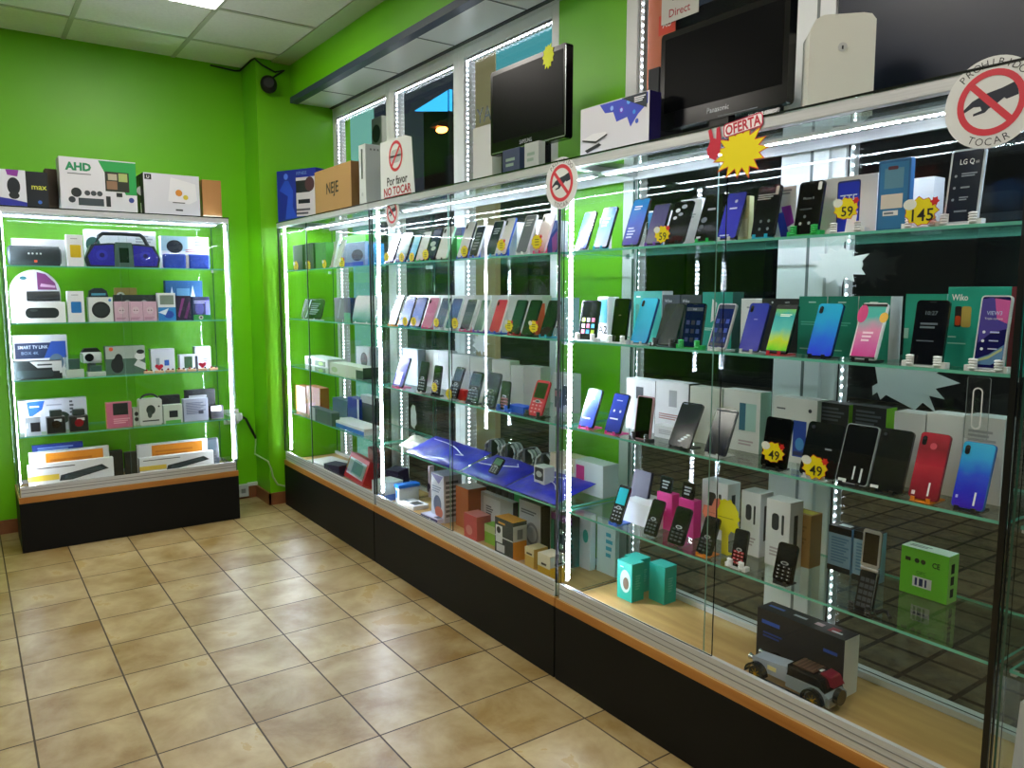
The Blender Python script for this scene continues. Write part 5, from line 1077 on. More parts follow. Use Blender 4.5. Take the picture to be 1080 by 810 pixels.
for i in range(7):
    X = x_at(157+11.4*i, 4.87, Z3); r = empty('candle_figure', (X, 4.875, Z3), 0); lab(r, 'tiny cream and red figure, %s of the row, ' % ords[i]+WA(3), 'figurine', 'tiny figures in a row')
    MB().box(-.024, .024, -.012, .012, 0, .014, M('e0b890', .5)).build('base', r, bev=.002)
    if i in (1, 5): MB().prism([(0, .014), (.022, .036), (.019, .048), (.010, .05), (0, .042), (-.010, .05), (-.019, .048), (-.022, .036)], -.006, .006, M('d01c3a', .4)).build('heart', r, bev=.002)
    else: MB().ball((-.01, 0, .019), .006, .006, .006, M('a01c2c', .4)).build('bead', r, smooth=True)
    MB().ball((.014, -.008, .0185), .006, .005, .005, M('2a1418', .4)).build('bead', r, smooth=True)
# fourth shelf
ac(4, 21, 93, 421, 4.98, .06, 'c8ccd4', 'wide silver box with blue corner and projector picture', pf=[('p', [(.12, .95), (.38, .97), (.34, .7), (.15, .45)], '1c5cae'), ('L', .16, .76, .34, .84, 1, 'e0ecff'), ('L', .4, .78, .7, .86, 1, '9aa0a8'), ('e', .6, .4, .14, .2, '20382c'), ('L', .74, .5, .8, .95, 4, '4a5058')])
for i, (a, b) in enumerate([(50, 70), (74, 94)]):
    X, Y, Z, w, h, rz = spot('A', 4, a, b, 433 if i == 0 else 432, 4.88); r = empty('mini_camera', (X, Y+.03, Z), 0); lab(r, ['black boxed action camera, left of two, ', 'black boxed action camera with red lens, right of two, '][i]+WA(4), 'camera')
    MB().box(-w/2, w/2, -.03, .03, 0, h*.72, M('141c1c', .3)).build('body', r, bev=.005)
    MB().box(-w*.3, w*.35, -.02, .02, h*.721, h, M('20302c', .4)).build('top_unit', r, bev=.005)
    MB().cyl((0, -.036, h*.4), (0, -.0305, h*.4), w*.24, M(['0a0e10', '8a1c28'][i], .1), 18).build('lens', r)
    MB().box(-w*.1, w*.3, -.0315, -.0305, h*.5, h*.62, M('e0e4e6', .3)).build('label_plate', r)
ac(4, 27, 44, 440, 4.87, .04, 'b8c4d0', 'small clear box with black bar gadget', pf=[('r', .35, .2, .95, .7, '181c24'), ('r', .1, .4, .2, .7, 'f0f0f0')])
ac(4, 113.5, 140, 424.5, 4.89, .05, 'd0708c', 'pink watch box with black window', pf=[('r', .25, .5, .85, .97, '16201e'), ('L', .25, .15, .9, .38, 3, 'f0b0c4')], side='c86a50')
ac(4, 141, 148, 430, 4.91, .04, 'ccd4cc', 'slim white box with black rings left of the camera box', pf=[('e', .5, .65, .3, .12, '202828'), ('e', .5, .35, .3, .12, '202828')])
def cambox():
    X, Y, Z, w, h, rz = spot('A', 4, 148, 172, 416.5, 4.88); r = empty('carry_case', (X, Y+.04, Z), 0); lab(r, 'white rounded carry case with dark figure picture '+WA(4), 'case')
    m = MB().prism(rrect(w, h*.86, .012, 4, 0, h*.43), -.035, .035, M('d4dcd4', .35)); F = Matrix(((1, 0, 0, -w/2), (0, 0, -1, -.035), (0, 1, 0, 0), (0, 0, 0, 1)))
    prints(m, F, w, h, [('e', .5, .5, .2, .16, '2a3a30'), ('e', .45, .35, .1, .12, '3a4a40'), ('r', .12, .12, .85, .16, '20282a'), ('c', .86, .6, .03, '2a3430')]); m.build('body', r, bev=.004)
    MB().tube([(w*.4*math.cos(PI*i/10), 0, h*.80+h*.2*math.sin(PI*i/10)) for i in range(11)], .006, M('161c1c', .4)).build('handle', r, smooth=True)
cambox()
ac(4, 173, 193, 427, 4.89, .05, 'c4d0c0', 'pale box with black square picture and green foot', pf=[('r', .3, .3, .75, .68, '101816'), ('r', .1, 0, .9, .15, '58b848')])
ac(4, 170, 191, 417, 4.98, .05, '14181a', 'black box with red figure behind the pale box', pf=[('e', .6, .4, .25, .2, 'c04a58')])
ac(4, 194.5, 220, 420.5, 4.89, .05, 'b0b8cc', 'grey blue box with small text lines', pf=[('L', .1, .3, .9, .85, 8, '707a94'), ('r', .6, .3, .8, .45, '3a4258')])
ac(4, 197, 228, 411, 4.98, .05, '161a1c', 'black box with pink band behind the text box', pf=[('r', .2, .2, .5, .45, 'c84068'), ('L', .1, .7, .9, .85, 1, 'b0b4b8')])
ac(4, 223, 236, 428, 4.91, .05, '1c1c20', 'black and white small box beside the right tape', pf=[('r', 0, .6, .8, 1, 'e8ece8')])
# base: keyboards
KB = lambda lx: [('r', 0, .42, .35, .62, 'e8c84a'), ('L', .05, .84, .7, .9, 1, '2c3236'), ('p', [(.35, .36), (.37, .56), (.86, .80), (.94, .62), (.5, .36)], '1c282c'), ('p', [(.41, .40), (.42, .54), (.82, .74), (.88, .63), (.5, .41)], '34464a'), ('L', .45, .46, .8, .62, 3, '1c282c')]
ac(0, 31, 121, 487, 4.885, .04, 'e8eaea', 'white keyboard box with yellow stripe, front left', pf=KB(0), name='keyboard_box', side='20282a')
ac(0, 148, 226, 479.5, 4.885, .04, 'e8eaea', 'white keyboard box with yellow stripe, front right', pf=KB(0), name='keyboard_box', side='20282a')
ac(0, 33, 117, 474, 4.965, .03, 'e0e0de', 'keyboard box with orange lettered band, left, second row', pf=[('r', .2, .45, .92, .95, 'e08c1c'), ('L', .25, .6, .85, .8, 2, 'c87410')], name='keyboard_box', side='2c3436')
ac(0, 146, 220, 466, 4.965, .03, 'e0e0de', 'keyboard box with orange lettered band, right, second row', pf=[('r', .2, .45, .92, .95, 'e08c1c'), ('L', .25, .6, .85, .8, 2, 'c87410')], name='keyboard_box', side='2c3436')
ac(0, 37, 90, 468, 5.03, .03, '1c3c94', 'dark blue box behind the left keyboard boxes', pf=[('L', .1, .85, .9, .95, 2, '8aa8e0')])
ac(0, 115, 131, 476, 5.02, .05, '20261c', 'black box standing between the two keyboard stacks')
ac(0, 133, 147, 477, 4.99, .04, '181e16', 'dark keyboard tray standing beside the right keyboard stack')
phone('A', 0, 212, 232, 462, 'dark curved keyboard standing behind the right stack', dep=5.02, kind='keypad', nostand=True, lean=6, body='3a464a', face='56646c', tag_col='28343a', name='number_keypad', cat='keypad', z=SHZ[0])
# on the roof of the left cabinet
ZR = SHZ[9]
ac(9, -28, 52, 179, 4.88, .18, '0e1820', 'black box lettered in yellow green with blue dot', pf=[('t', 'max', .88, .56, .22, 'c8d048', .01, .28), ('c', .88, .16, .05, '3a68c0')], side='1a2228', z=ZR)
ac(9, -6, 29, 178.5, 4.855, .02, 'dfe4f0', 'white and blue webcam card leaning on the black box', pf=[('e', .62, .55, .2, .24, '18222a'), ('e', .62, .3, .16, .1, '20282c'), ('p', [(.1, .02), (1, .02), (1, .12), (.5, .2), (.1, .24)], '2c34a0'), ('p', [(.45, .85), (.75, .82), (.8, 1), (.4, 1)], '8a3aa0')], z=ZR, name='webcam_card', cat='package')
ac(9, 50, 63, 178, 5.0, .1, '3c2c1c', 'dark brown box behind the white camera kit box', z=ZR)
ac(9, 65, 145.5, 168, 4.88, .14, 'd8dae2', 'large white and green camera kit box printed AHD', pf=[('p', [(.5, .98), (1, .98), (1, .35), (.85, .35), (.8, .5), (.6, .7)], '1c9a48'), ('r', .58, .4, .9, .78, '242c20'), ('r', .60, .44, .74, .6, '8a6a50'), ('r', .76, .6, .88, .76, 'a0b068'), ('r', .62, .62, .74, .74, 'b0a890'), ('t', 'AHD', .24, .83, .2, '1c8a5c', .05, .34), ('L', .1, .68, .5, .71, 1, '6a6e78'), ('c', .2, .34, .09, '1c2428'), ('c', .34, .34, .05, '40484e'), ('c', .42, .34, .05, '40484e'), ('c', .5, .34, .05, '40484e'), ('r', .22, .1, .55, .24, '3a464e'), ('c', .14, .2, .06, '303840'), ('r', .58, .1, .64, .3, '20282e'), ('r', .72, .3, .8, .38, '20282c'), ('c', .92, .25, .05, '3a4a90')], side='c8ccc8', z=ZR)
ac(9, 149, 153, 184, 4.975, .1, '1c2024', 'narrow black and white box between two large boxes', pf=[('r', 0, .0, .8, .3, 'e8eaec'), ('c', .5, .6, .12, 'c8ccd0')], z=ZR)
ac(9, 153, 211.5, 184, 4.88, .13, 'd0d2dc', 'silver white router box with yellow round print', pf=[('r', .02, .84, .14, .97, '14181c'), ('t', 'U', .08, .9, .1, 'e8e8e8', .01), ('p', [(.42, .35), (.48, .93), (.93, .8), (.95, .4), (.8, .3)], 'dfe0e6'), ('c', .62, .56, .08, 'c88028'), ('c', .74, .46, .06, 'c8b838'), ('L', .5, .3, .8, .34, 1, '3a3e44'), ('r', .55, .12, .68, .16, '3a3e44')], side='141618', z=ZR)
ac(9, 214.5, 234.5, 190, 4.93, .16, 'b07c48', 'brown cardboard box at the right end', pf=[('r', 0, 0, 1, .08, 'd8ccb8')], z=ZR)

# ------------------------------------------------------------------ cabinet at the right edge (E)
carton('E', 2, 1076, 1120, 296, 1.76, .06, '14a08c', 'turquoise phone box at the photo edge', name='phone_box')
for i in range(3): carton('E', 3, 1062+9*i+14*(i > 0), 1083+22*i, 444+2*i, 1.88, .06, 'e2e5e6', 'plain white phone box, %s from the left,' % ords[i], name='phone_box')
def whitebag():
    r = empty('paper_bag', (1.80, .50, SHZ[0]), RZR+.05); lab(r, 'white paper carrier bag with dark logo '+where('E', 0), 'bag')
    MB().prism([(-.14, 0), (.14, 0), (.135, .24), (-.13, .25)][::-1], -.04, .05, noise_mat('white_bag_paper', 'd2d6e0', 'e6e8f0', scale=5, rough=.5, bump=.3)).build('body', r, bev=.004)
    m = MB().box(-.03, .02, -.0415, -.0405, .12, .16, M('28303c', .5)); m.build('logo', r)
    MB().tube([(-.06, .0, .24), (-.055, 0, .29), (0, 0, .31), (.055, 0, .29), (.06, 0, .24)], .003, M('d8dade', .5)).build('handle', r, smooth=True)
whitebag()

# ------------------------------------------------------------------ on the roofs of the right hand row
def rc(x0, x1, yt, dep, d, col, label, cabn, **k): return carton(cabn, 9, x0, x1, yt, dep, d, col, label, **k)
Pa = Vector((1.70, y_at(293.5, 1.70, ZR), ZR)); Pb = Vector((1.835, y_at(334, 1.835, ZR), ZR)); dv = Pb-Pa; wq = dv.length; rzq = math.atan2(dv.y, dv.x); mid = (Pa+Pb)/2; nb = Vector((-math.sin(rzq), math.cos(rzq), 0))
hq = z_at(181, Pa.x, Pa.y)-ZR
freebox(mid.x+nb.x*.04, mid.y+nb.y*.04, ZR, wq, .08, hq, rzq, '1c2c9c', 'blue game console box with white glowing figure outline on top of corner cabinet', pf=[('p', [(.2, .06), (.28, .5), (.06, .62), (.2, .8), (.3, .8), (.42, .6), (.4, .3), (.5, .08)], '2a50d0'), ('c', .24, .88, .06, '5a80f0'), ('t', 'FITNESS', .65, .92, .08, '8ab0f0', 0, .5), ('r', .5, .1, .98, .84, 'd8d4dc'), ('r', .5, .55, .85, .78, '20242c'), ('r', .55, .34, .85, .42, '1a2030'), ('e', .85, .7, .12, .14, '50303a'), ('L', .5, .12, .9, .26, 2, '5a5a68')])
rc(333, 371, 176, 1.75, .17, 'b08a58', 'cardboard box lettered NEJE', 'B', pf=[('t', 'NEJE', .5, .52, .34, '1c1812', .02, .85)], pr=[('t', 'KZ', .6, .55, .22, '1c1812', .02, .5)], side='8a6434', top='a07c4a')
def console():
    Y0, Y1 = y_at(371, 1.74, ZR), y_at(390, 1.74, ZR)
    h = z_at(153, 1.74, (Y0+Y1)/2)-ZR
    r = empty('game_console', (1.74+.13, (Y0+Y1)/2-.02, ZR), RZR); lab(r, 'white upright game console beside the cardboard box '+where('B', 9), 'game console')
    w = .083; d = .25
    MB().prism([(-w/2, 0), (w/2, 0), (w*.46, h*.5), (w/2, h), (-w/2, h), (-w*.46, h*.5)][::-1], -d/2, d/2, M('d2d8d8', .35)).build('body', r, bev=.005)
    MB().box(-.012, .006, -d/2-.001, -d/2, h*.45, h*.93, M('4a5052', .3)).build('disc_slot', r)
    MB().cyl((-.003, -d/2-.0015, h*.2), (-.003, -d/2-.0002, h*.2), .010, M('b8bec0', .3), 16).build('power_button', r)
    m = MB()
    for i in range(9): m.box(w/2+.0002, w/2+.001, -d*.4+.02*i, -d*.4+.02*i+.010, h*.9, h*.93, M('8a9090', .5))
    m.build('vent', r)
console()
def nosign(mb, F, R, hand=True):
    rg = [(R*math.cos(2*PI*i/40), R*math.sin(2*PI*i/40)) for i in range(40)]; ri = [(R*.8*math.cos(2*PI*i/40), R*.8*math.sin(2*PI*i/40)) for i in range(40)]
    if hand:
        mb.flat([(-.86*R, -.16*R), (-.55*R, .12*R), (-.2*R, .28*R), (.3*R, .38*R), (.72*R, .52*R), (.78*R, .1*R), (.45*R, .02*R), (.38*R, .08*R), (.1*R, -.12*R), (-.05*R, -.18*R), (-.15*R, -.28*R), (-.5*R, -.34*R), (-.5*R, -.27*R), (-.25*R, -.2*R), (-.3*R, -.08*R), (-.5*R, -.06*R), (-.82*R, -.22*R)], F, .0004, '1c2434')
    vs = [(a, b, .0007) for a, b in rg]+[(a, b, .0007) for a, b in ri]
    mb.add(vs, [(i, (i+1) % 40, (i+1) % 40+40, i+40) for i in range(40)], M('d83848', .4), F)
    c = math.cos(math.radians(-45)); s = math.sin(math.radians(-45)); t = .1*R; L = .82*R
    mb.flat([(-L*c-t*s, -L*s+t*c), (-L*c+t*s, -L*s-t*c), (L*c+t*s, L*s-t*c), (L*c-t*s, L*s+t*c)], F, .0009, 'd83848')
FF = Matrix(((1, 0, 0, 0), (0, 0, -1, 0), (0, 1, 0, 0), (0, 0, 0, 1)))
def sticker(px, py, R, label, text=True, X=1.6905, rt=0.0):
    P = on_x(px, py, X); m = MB(); m.prism([(R*math.cos(2*PI*i/48), R*math.sin(2*PI*i/48)) for i in range(48)], 0, .001, M('e4e8e8', .4))
    nosign(m, FF @ Matrix.Rotation(rt, 4, 'Z'), R*.72)
    if text:
        for s, sg in (('PROHIBIDO', 1), ('TOCAR', -1)):
            n = len(s)
            for i, ch in enumerate(s):
                a = (PI/2-(i-(n-1)/2)*.2) if sg > 0 else (-PI/2+(i-(n-1)/2)*.22)
                m.text(ch, FF, R*.86*math.cos(a), R*.86*math.sin(a), R*.24, '2a3038', .0005, rot=(a-PI/2) if sg > 0 else (a+PI/2), bold=-.005)
    o = m.build('no_touching_sign', None, tuple(P), RZR); lab(o, label, 'sign'); return o
sticker(1045, 108, .088, 'large round no touching sign overlapping the roof edge of the nearest cabinet', X=1.6835)
sticker(592, 193, .086, 'round no touching sign over the joint of middle and nearest cabinets', X=1.6835)
sticker(413.5, 224, .072, 'round no touching sign on the left door of the middle cabinet', X=1.6955)
def favor():
    X = 1.715; Ya, Yb = y_at(402, X, ZR), y_at(437.5, X, ZR); w = Ya-Yb; h = z_at(145, X, (Ya+Yb)/2)-ZR
    r = empty('courtesy_sign', (X, (Ya+Yb)/2, ZR), RZR); lab(r, 'white standing card reading Por favor NO TOCAR beside the game console', 'sign')
    m = MB().prism([(-w/2, 0), (w/2, 0), (w*.42, h*.93), (w*.25, h*.99), (-w*.5, h)], 0, .002, M('e8ecec', .4))
    m.text('Por favor', FF, 0, h*.30, h*.2, '14181a', .0005, bold=.02, fit=w*.85); m.text('NO TOCAR', FF, 0, h*.13, h*.19, 'b01c2c', .0005, bold=.03, fit=w*.85)
    m.flat([(-w*.4, h*.03), (w*.4, h*.03), (w*.4, h*.045), (-w*.4, h*.045)], FF, .0005, 'b01c2c')
    F2 = FF @ Matrix.Translation((-w*.03, h*.70, 0)) @ Matrix.Scale(-1, 4, (1, 0, 0))
    m.flat(rrect(w*.34, h*.22, w*.1, 4, 0, 0), F2, .0003, 'c0c4c4')
    nosign(m, F2, h*.255, hand=False); m.build('card', r)
    MB().box(-.03, .03, .002, .06, 0, .002, 'e0e4e4').box(-.002, .002, .002, .05, .002, .08, 'e0e4e4').build('foot', r)
favor()
def tv(px0, px1, pyt_r, pyb_r, X, label, logo, stk=False, rzd=0.0, thick=.032, foot=True):
    """flat television: columns of its left and right edge, rows of the right edge's top and bottom"""
    Ya, Yb = y_at(px0, X, 2.1), y_at(px1, X, 2.1); w = Ya-Yb
    zt, zb = z_at(pyt_r, X, Yb), z_at(pyb_r, X, Yb); h = zt-zb
    r = empty('television', (X+thick/2, (Ya+Yb)/2, ZR), RZR+rzd); lab(r, label, 'television'); b = zb-ZR
    MB().prism(rrect(w, h, .012, 4, 0, b+h/2), -thick/2, thick/2, M('050606', .2, spec=.35)).build('body', r, bev=.004)
    bz = .018
    MB().box(-w/2+bz, w/2-bz, -thick/2-.001, -thick/2-.0002, b+.05, b+h-bz, M('040506', .3, spec=.08)).build('screen', r)
    m = MB(); m.text(logo, FF, 0, b+.027, .022, 'd0d4d8', thick/2+.001, fit=.08); m.flat([(-.0, b+.004), (w*.3, b+.004), (w*.3, b+.006), (-.0, b+.006)], FF, thick/2+.0008, '70787c'); m.build('brand_lettering', r)
    MB().box(-.035, .035, -.012, .018, .0, b+.02, M('0a0b0c', .3)).build('neck', r)
    MB().prism(rrect(w*.55, .001, .0004, 2, 0, 0), -.01, .01, M('0a0b0c', .2)); 
    MB().box(-w*.28, w*.28, -.07, .09, 0, .012, M('0a0b0c', .2, coat=.5)).build('foot', r, bev=.004)
    MB().box(-w*.3, w*.3, thick/2, thick/2+.022, b+h*.2, b+h*.8, M('101214', .5)).build('back_shell', r, bev=.01)
    if stk: 
        MB().box(w/2-.004, w/2, -thick/2-.0015, -thick/2-.0002, b+.01, b+h-.01, M('c8ccd0', .2, metal=.8)).box(-w/2+.01, w/2-.004, -thick/2-.0015, -thick/2-.0002, b+.006, b+.010, M('c8ccd0', .2, metal=.8)).build('silver_trim', r)
    return r, w, h, b, Ya, Yb
r1 = tv(517.5, 597, 44, 145, 1.84, 'black television with yellow burst sticker on top of the middle cabinet', 'SAMSUNG', stk=True)
P = on_x(578, 59, 1.8375); m = MB().prism(burst(0, 0, .036, .05, 12, .72, 8), 0, .001, M('e8f000', .5)); lab(m.build('burst_sticker', None, tuple(P), RZR), 'plain yellow burst sticker on the corner of the left television', 'sticker')
r2 = tv(697, 833, -12, 108, 1.82, 'large black television on top of the nearest cabinet', 'Panasonic')
rc(612, 684, 106, 1.74, .05, 'd6d6de', 'white set top box carton with blue wave pattern', 'D', pf=[('p', [(.3, .98), (.55, .98), (.98, .98), (.98, .78), (.85, .62), (.75, .42), (.7, .62), (.55, .58), (.5, .78), (.38, .8)], '3a4ac0'), ('c', .48, .86, .045, '8ab0f0'), ('c', .62, .78, .06, '6a3ac0'), ('c', .62, .78, .035, 'a8c0f8'), ('c', .72, .9, .05, '60a8f0'), ('c', .8, .68, .04, '3a90e0'), ('c', .84, .5, .045, '4060c8'), ('p', [(.62, .99), (.97, .99), (.97, .7)], '28303c'), ('L', .8, .84, .95, .95, 3, 'e0e4ea'), ('p', [(.04, .38), (.2, .46), (.4, .44), (.42, .38), (.25, .3)], 'e4e4e8'), ('p', [(.04, .38), (.25, .3), (.42, .4), (.42, .37), (.25, .26), (.04, .35)], '1c2024'), ('p', [(.08, .16), (.3, .25), (.34, .2), (.12, .1)], '20242a')], side='241c60', top='3a40a0')
def dispenser():
    P = on_x(868, 110, 1.86); w = .158; h = z_at(20, 1.86, P.y)-ZR; r = empty('towel_dispenser', (1.90, P.y-.01, ZR), RZR+math.radians(43))
    lab(r, 'tall white plastic dispenser with rounded top and small lock on the roof', 'dispenser')
    pts = [(-w/2, 0), (w/2, 0), (w/2*.98, h*.93), (w*.42, h*.985), (w*.30, h), (-w*.30, h), (-w*.42, h*.96), (-w/2, h*.86)]
    MB().prism(pts[::-1], -.055, .05, M('e6e8dc', .35)).build('body', r, bev=.008)
    MB().cyl((0, -.058, h*.68), (0, -.0552, h*.68), .011, M('c8ccc8', .3), 16).box(-.002, .002, -.0588, -.058, h*.68-.006, h*.68+.003, '14181a').build('lock', r)
    MB().box(-.02, .018, -.0562, -.0552, h*.1, h*.14, M('5a3ac0', .4)).box(-.02, .018, -.0562, -.0552, h*.08, h*.10, M('40c080', .4)).build('brand_mark', r)
    return r
dispenser()
def leanbox(px0, px1, pyt, pyb, X, col, name, label, cat, d=.05):
    Ya, Yb = y_at(px0, X, 2), y_at(px1, X, 2); zt = z_at(pyt, X, (Ya+Yb)/2)
    m = MB().box(-(Ya-Yb)/2, (Ya-Yb)/2, 0, d, 0, zt-ZR, col); m.box(-(Ya-Yb)/2+.01, (Ya-Yb)/2-.01, -.0008, 0, .01, .03, M('9a9ea0', .4))
    return lab(m.build(name, None, (X, (Ya+Yb)/2, ZR), RZR, bev=.002), label, cat)
leanbox(499, 519, 133, 180, 1.93, 'dcdcd8', 'media_box', 'tall white electronic box standing left of the burst stickered television', 'device')
leanbox(683, 694, 72, 120, 1.90, '14141c', 'slim_computer', 'dark slim case standing between the carton and the large television', 'device', d=.12)
for i, (a, b, yt, c, l) in enumerate([(530, 548, 157, '2a3a5a', 'small dark blue box under the burst stickered television'), (553, 568, 150, 'b0b8b4', 'grey switch box under the burst stickered television')]):
    rc(a, b, yt, 1.745, .03, c, l, 'C', full=True, pf=[('L', .2, .3, .8, .7, 2, '88a090')])
# OFERTA burst hanging over the roof edge
def oferta():
    P = on_x(781, 160, 1.683); r = empty('offer_burst', tuple(P), RZR); lab(r, 'large yellow OFERTA starburst hanging over the nearest cabinet roof edge', 'sign')
    m = MB().prism(burst(0, 0, .094, .075, 15, .62, 12, .12), 0, .001, M('d8401c', .5)); m.flat(burst(0, 0, .088, .069, 15, .62, 12, .12), FF, .0004, M('f2e000', .5)); m.build('burst', r)
    m = MB(); F = FF @ Matrix.Rotation(.1, 4, 'Z')
    m.flat(rrect(.125, .036, .01, 3, .012, .065), F, .0012, 'c0204c'); m.flat(rrect(.118, .030, .008, 3, .012, .065), F, .0014, 'f4f0f0'); m.text('OFERTA', F, .012, .065, .036, 'c01c3c', .0017, bold=.03, fit=.112); m.build('banner', r)
    m = MB(); m.prism([(-.105, .0), (-.08, -.012), (-.066, .01), (-.064, .045), (-.07, .075), (-.08, .072), (-.08, .045), (-.09, .048), (-.098, .075), (-.108, .07), (-.1, .04), (-.112, .02)], -.0022, -.0012, M('c82840', .5)); m.build('hand', r)
oferta()
# white cut-out backs stuck on the rear panes
def cutout(px, py, rx, ry, seed, label, n=13, X=2.046, inner=.62, rot=0.0):
    P = on_x(px, py, X); m = MB(); p = burst(0, 0, rx, ry, n, inner, seed, .3)
    m.prism(p, 0, .0012, M('f0f0ee', .6))
    o = m.build('cutout_card', None, tuple(P), RZR); lab(o, label, 'card'); return o
cutout(884, 280, .105, .066, 2, 'white spiky cut-out card on the rear pane between top and second shelf')
def cut2():
    P = on_x(966, 408, 2.046); m = MB()
    pts = [(-.115, .045), (-.09, .06), (.07, .058), (.05, .04), (.11, .02), (.05, .0), (.075, -.025), (.035, -.02), (.055, -.062), (.02, -.04), (0, -.062), (-.08, -.03), (-.095, -.045), (-.105, -.025), (-.118, -.035), (-.12, -.01), (-.105, .0)]
    m.prism(pts[::-1], 0, .0012, M('f0f0ee', .6)); lab(m.build('cutout_card', None, tuple(P), RZR), 'white hand and burst cut-out card on the rear pane under second shelf', 'card')
cut2()
cutout(507, 362, .085, .065, 4, 'white spiky cut-out card on the rear pane of the middle cabinet')
cutout(436, 440, .04, .08, 6, 'narrow white cut-out card on the rear pane above the pouches', inner=.85)
# posters in the big window behind the large television
def poster(px0, px1, py0, py1, X, label, col, prn):
    Ya, Yb = y_at(px0, X, 2.3), y_at(px1, X, 2.3); Yc = (Ya+Yb)/2; zt, zb = z_at(py0, X, Yc), z_at(py1, X, Yc); w, h = Ya-Yb, zt-zb
    m = MB().box(-w/2, w/2, 0, .002, 0, h, col); prints(m, Matrix(((1, 0, 0, -w/2), (0, 0, -1, 0), (0, 1, 0, 0), (0, 0, 0, 1))), w, h, prn)
    lab(m.build('window_poster', None, (X, Yc, zb), RZR), label, 'poster')
poster(683, 712, -10, 95, 2.125, 'tall orange brown poster in the window beside the large television', 'b8623c', [('r', .4, .55, 1, .75, 'c8381c'), ('t', 'AU', .7, .65, .09, 'f0e8e0', .02)])
poster(697, 736, -12, 20, 2.118, 'white poster with red Direct lettering in the window', 'c8c4bc', [('t', 'Direct', .5, .3, .38, 'a01c2c', .01, .85), ('r', .3, .7, .7, 1, '14181a')])
# seen through the left windows
q = [on_x(a, b, 3.6) for a, b in ((437, 117), (474, 117), (474, 94))]; zc = q[0].z
MBt = MB(Matrix.Rotation(-PI/2, 4, 'Z')).prism([(-v.y, v.z) for v in q], 3.6, 3.63, emis('sky_blue_reflection', '3ab0ff', .9)); MBt.box(-q[1].y-.03, -q[1].y, 3.6, 3.63, -.02, q[2].z, '20242a')  # blue reflection in the glass, built as a glowing panel with a post
lab(MBt.build('reflection_panel'), 'bright blue window reflection, added as a glowing panel outside the second window', 'sign')
P = on_x(466, 137, 4.0); r = empty('street_lamp', tuple(P)); lab(r, 'orange glowing street lamp outside the second window', 'lamp')
MB().ball((0, 0, 0), .05, .08, .03, emis('orange_lamp', 'ff8a3a', 9), 14, 8).build('bulb', r, smooth=True); MB().prism([(-.1, .02), (.1, .02), (.06, .07), (-.06, .07)], -.07, .07, M('3a2418', .5)).build('shade', r); MB().tube([(0, 0, .07), (.2, 0, .2), (.6, 0, .22)], .012, M('20242a')).tube([(.6, 0, .22), (.6, 0, -P.z)], .03, M('20242a')).build('pole', r)
P = on_x(397, 141, 2.745-.13); r = empty('air_conditioner', tuple(P), RZR); lab(r, 'white air conditioner unit outside the corner window', 'air conditioner')
MB().box(-.09, .09, 0, .12, -.12, .12, M('c8ccc8', .5)).build('housing', r, bev=.01); MB().box(-.02, .02, .05, .09, -P.z-.02, -.121, M('3a3e40', .5)).build('post', r); MB().cyl((0, -.004, 0), (0, -.0005, 0), .065, M('20262a', .5), 20).build('fan_grille', r)
# loudspeaker in the ceiling corner, cable
P = Vector((1.66, YP-.06, z_at(89, 1.66, YP-.06))); r = empty('wall_loudspeaker', tuple(P)); lab(r, 'small round black loudspeaker high in the corner above the pilaster', 'speaker')
MB().ball((0, 0, 0), .052, .045, .055, M('101214', .5), 20, 12).build('body', r, smooth=True); MB().cyl((0, .03, .0), (0, .06, .0), .012, M('101214', .5)).build('bracket', r)
MB().cyl((-.012, -.046, 0), (-.008, -.038, 0), .03, M('1c1e20', .7), 18).build('grille', r)
m = MB().tube([(1.40, YB-.004, 2.845), (1.55, YB-.004, 2.835), (1.585, YB-.004, 2.84), (1.592, YP+.05, 2.855), (1.594, YP-.006, 2.852), (1.64, YP-.008, 2.82), (1.72, YP-.008, 2.79), (1.78, YP-.008, 2.81), (1.70, YP-.008, 2.75), (1.67, YP-.008, 2.72)], .006, '101812'); lab(m.build('ceiling_cable', smooth=True), 'thin black cable running along the ceiling edge to the loudspeaker', 'cable')
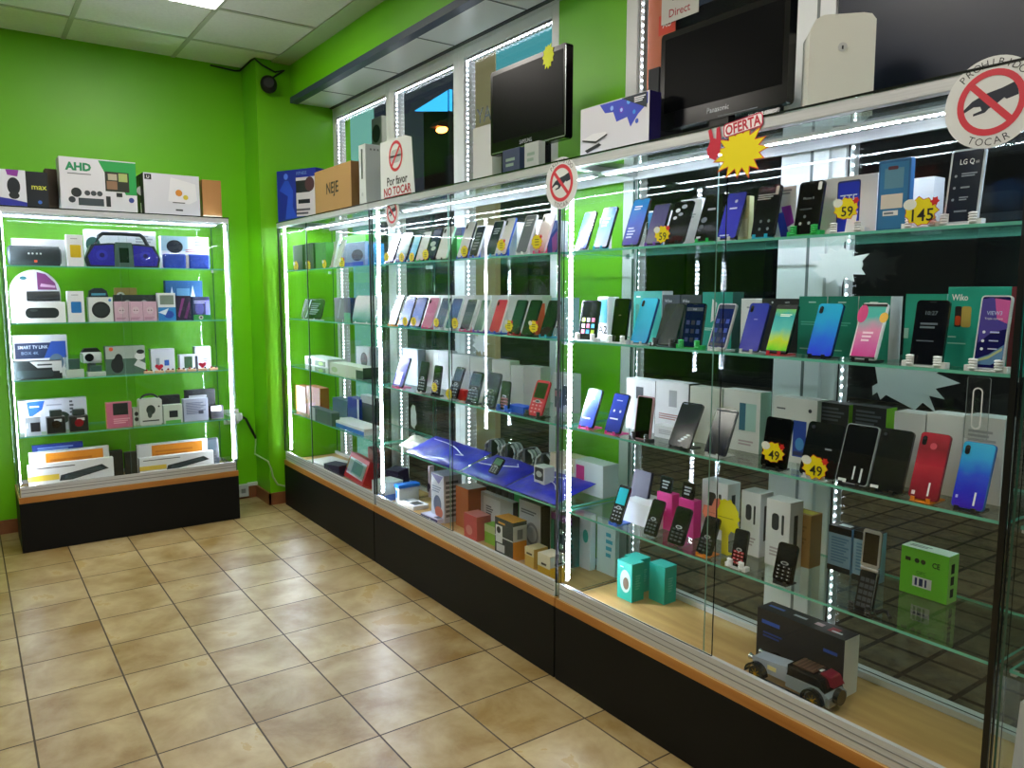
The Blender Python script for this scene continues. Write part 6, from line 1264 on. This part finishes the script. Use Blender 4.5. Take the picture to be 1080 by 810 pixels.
# plug and cables between the left cabinet and the pilaster
r = empty('power_adapter', (1.44, YB-.03, on_y(256, 439, YB-.03).z)); lab(r, 'white plug adapter on the green wall beside the left cabinet', 'adapter')
MB().box(-.04, .05, -.03, .03, -.028, .028, M('dfe3e2', .4)).build('body', r, bev=.006); MB().cyl((.062, 0, .0), (.05, 0, 0), .024, M('eceeee', .4), 16).build('plug', r); MB().box(-.05, .05, .022, .0295, -.05, .05, M('e6e8e8', .4)).build('wall_plate', r, bev=.002)
A0 = Vector((1.50, YB-.03, r.location.z)); B0 = on_y(300, 513, YP-.012)
m = MB().tube([A0, A0+Vector((.03, 0, -.02)), on_y(270, 462, YB-.012)], .009, '101412'); m.tube([on_y(270, 462, YB-.012), Vector((1.588, YB-.012, on_y(277, 478, YB-.012).z)), Vector((1.588, YP-.012, on_y(281, 487, YP-.012).z)), on_y(286, 494, YP-.012), on_y(288, 503, YP-.012), on_y(293, 511, YP-.012), on_y(302, 513, YP-.012)], .006, 'a8c890')
lab(m.build('power_cable', smooth=True), 'cable hanging from the plug adapter down to the corner cabinet', 'cable')
P = on_y(256, 518, YB-.02); lab(MB().box(P.x-.035, P.x+.035, YB-.04, YB, P.z-.035, P.z+.045, 'c8ccca').box(P.x-.015, P.x+.015, YB-.041, YB-.04, P.z-.01, P.z+.02, '8a8e8c').build('wall_socket', bev=.003), 'grey wall socket box low beside the left cabinet', 'socket')
lab(MB().box(P.x+.036, 1.598, YB-.02, YB-.001, .082, .105, 'd6dad4').build('cable_duct', bev=.002), 'white cable duct above the skirting beside the left cabinet', 'duct')
m = MB().tube([(1.345, 4.95, .42), (1.375, 5.0, .33), (1.37, 5.1, .30), (1.36, 5.25, .30)], .007, '0e1614'); lab(m.build('black_cable', smooth=True), 'short black cable curling behind the left cabinet corner', 'cable')
seen = {}
for o in SC.objects:
    if o.get('category') is not None:
        if o['label'] in seen and not (o.get('group') and o.get('group') == seen[o['label']]): print('DUP', o['label'])
        seen[o['label']] = o.get('group')
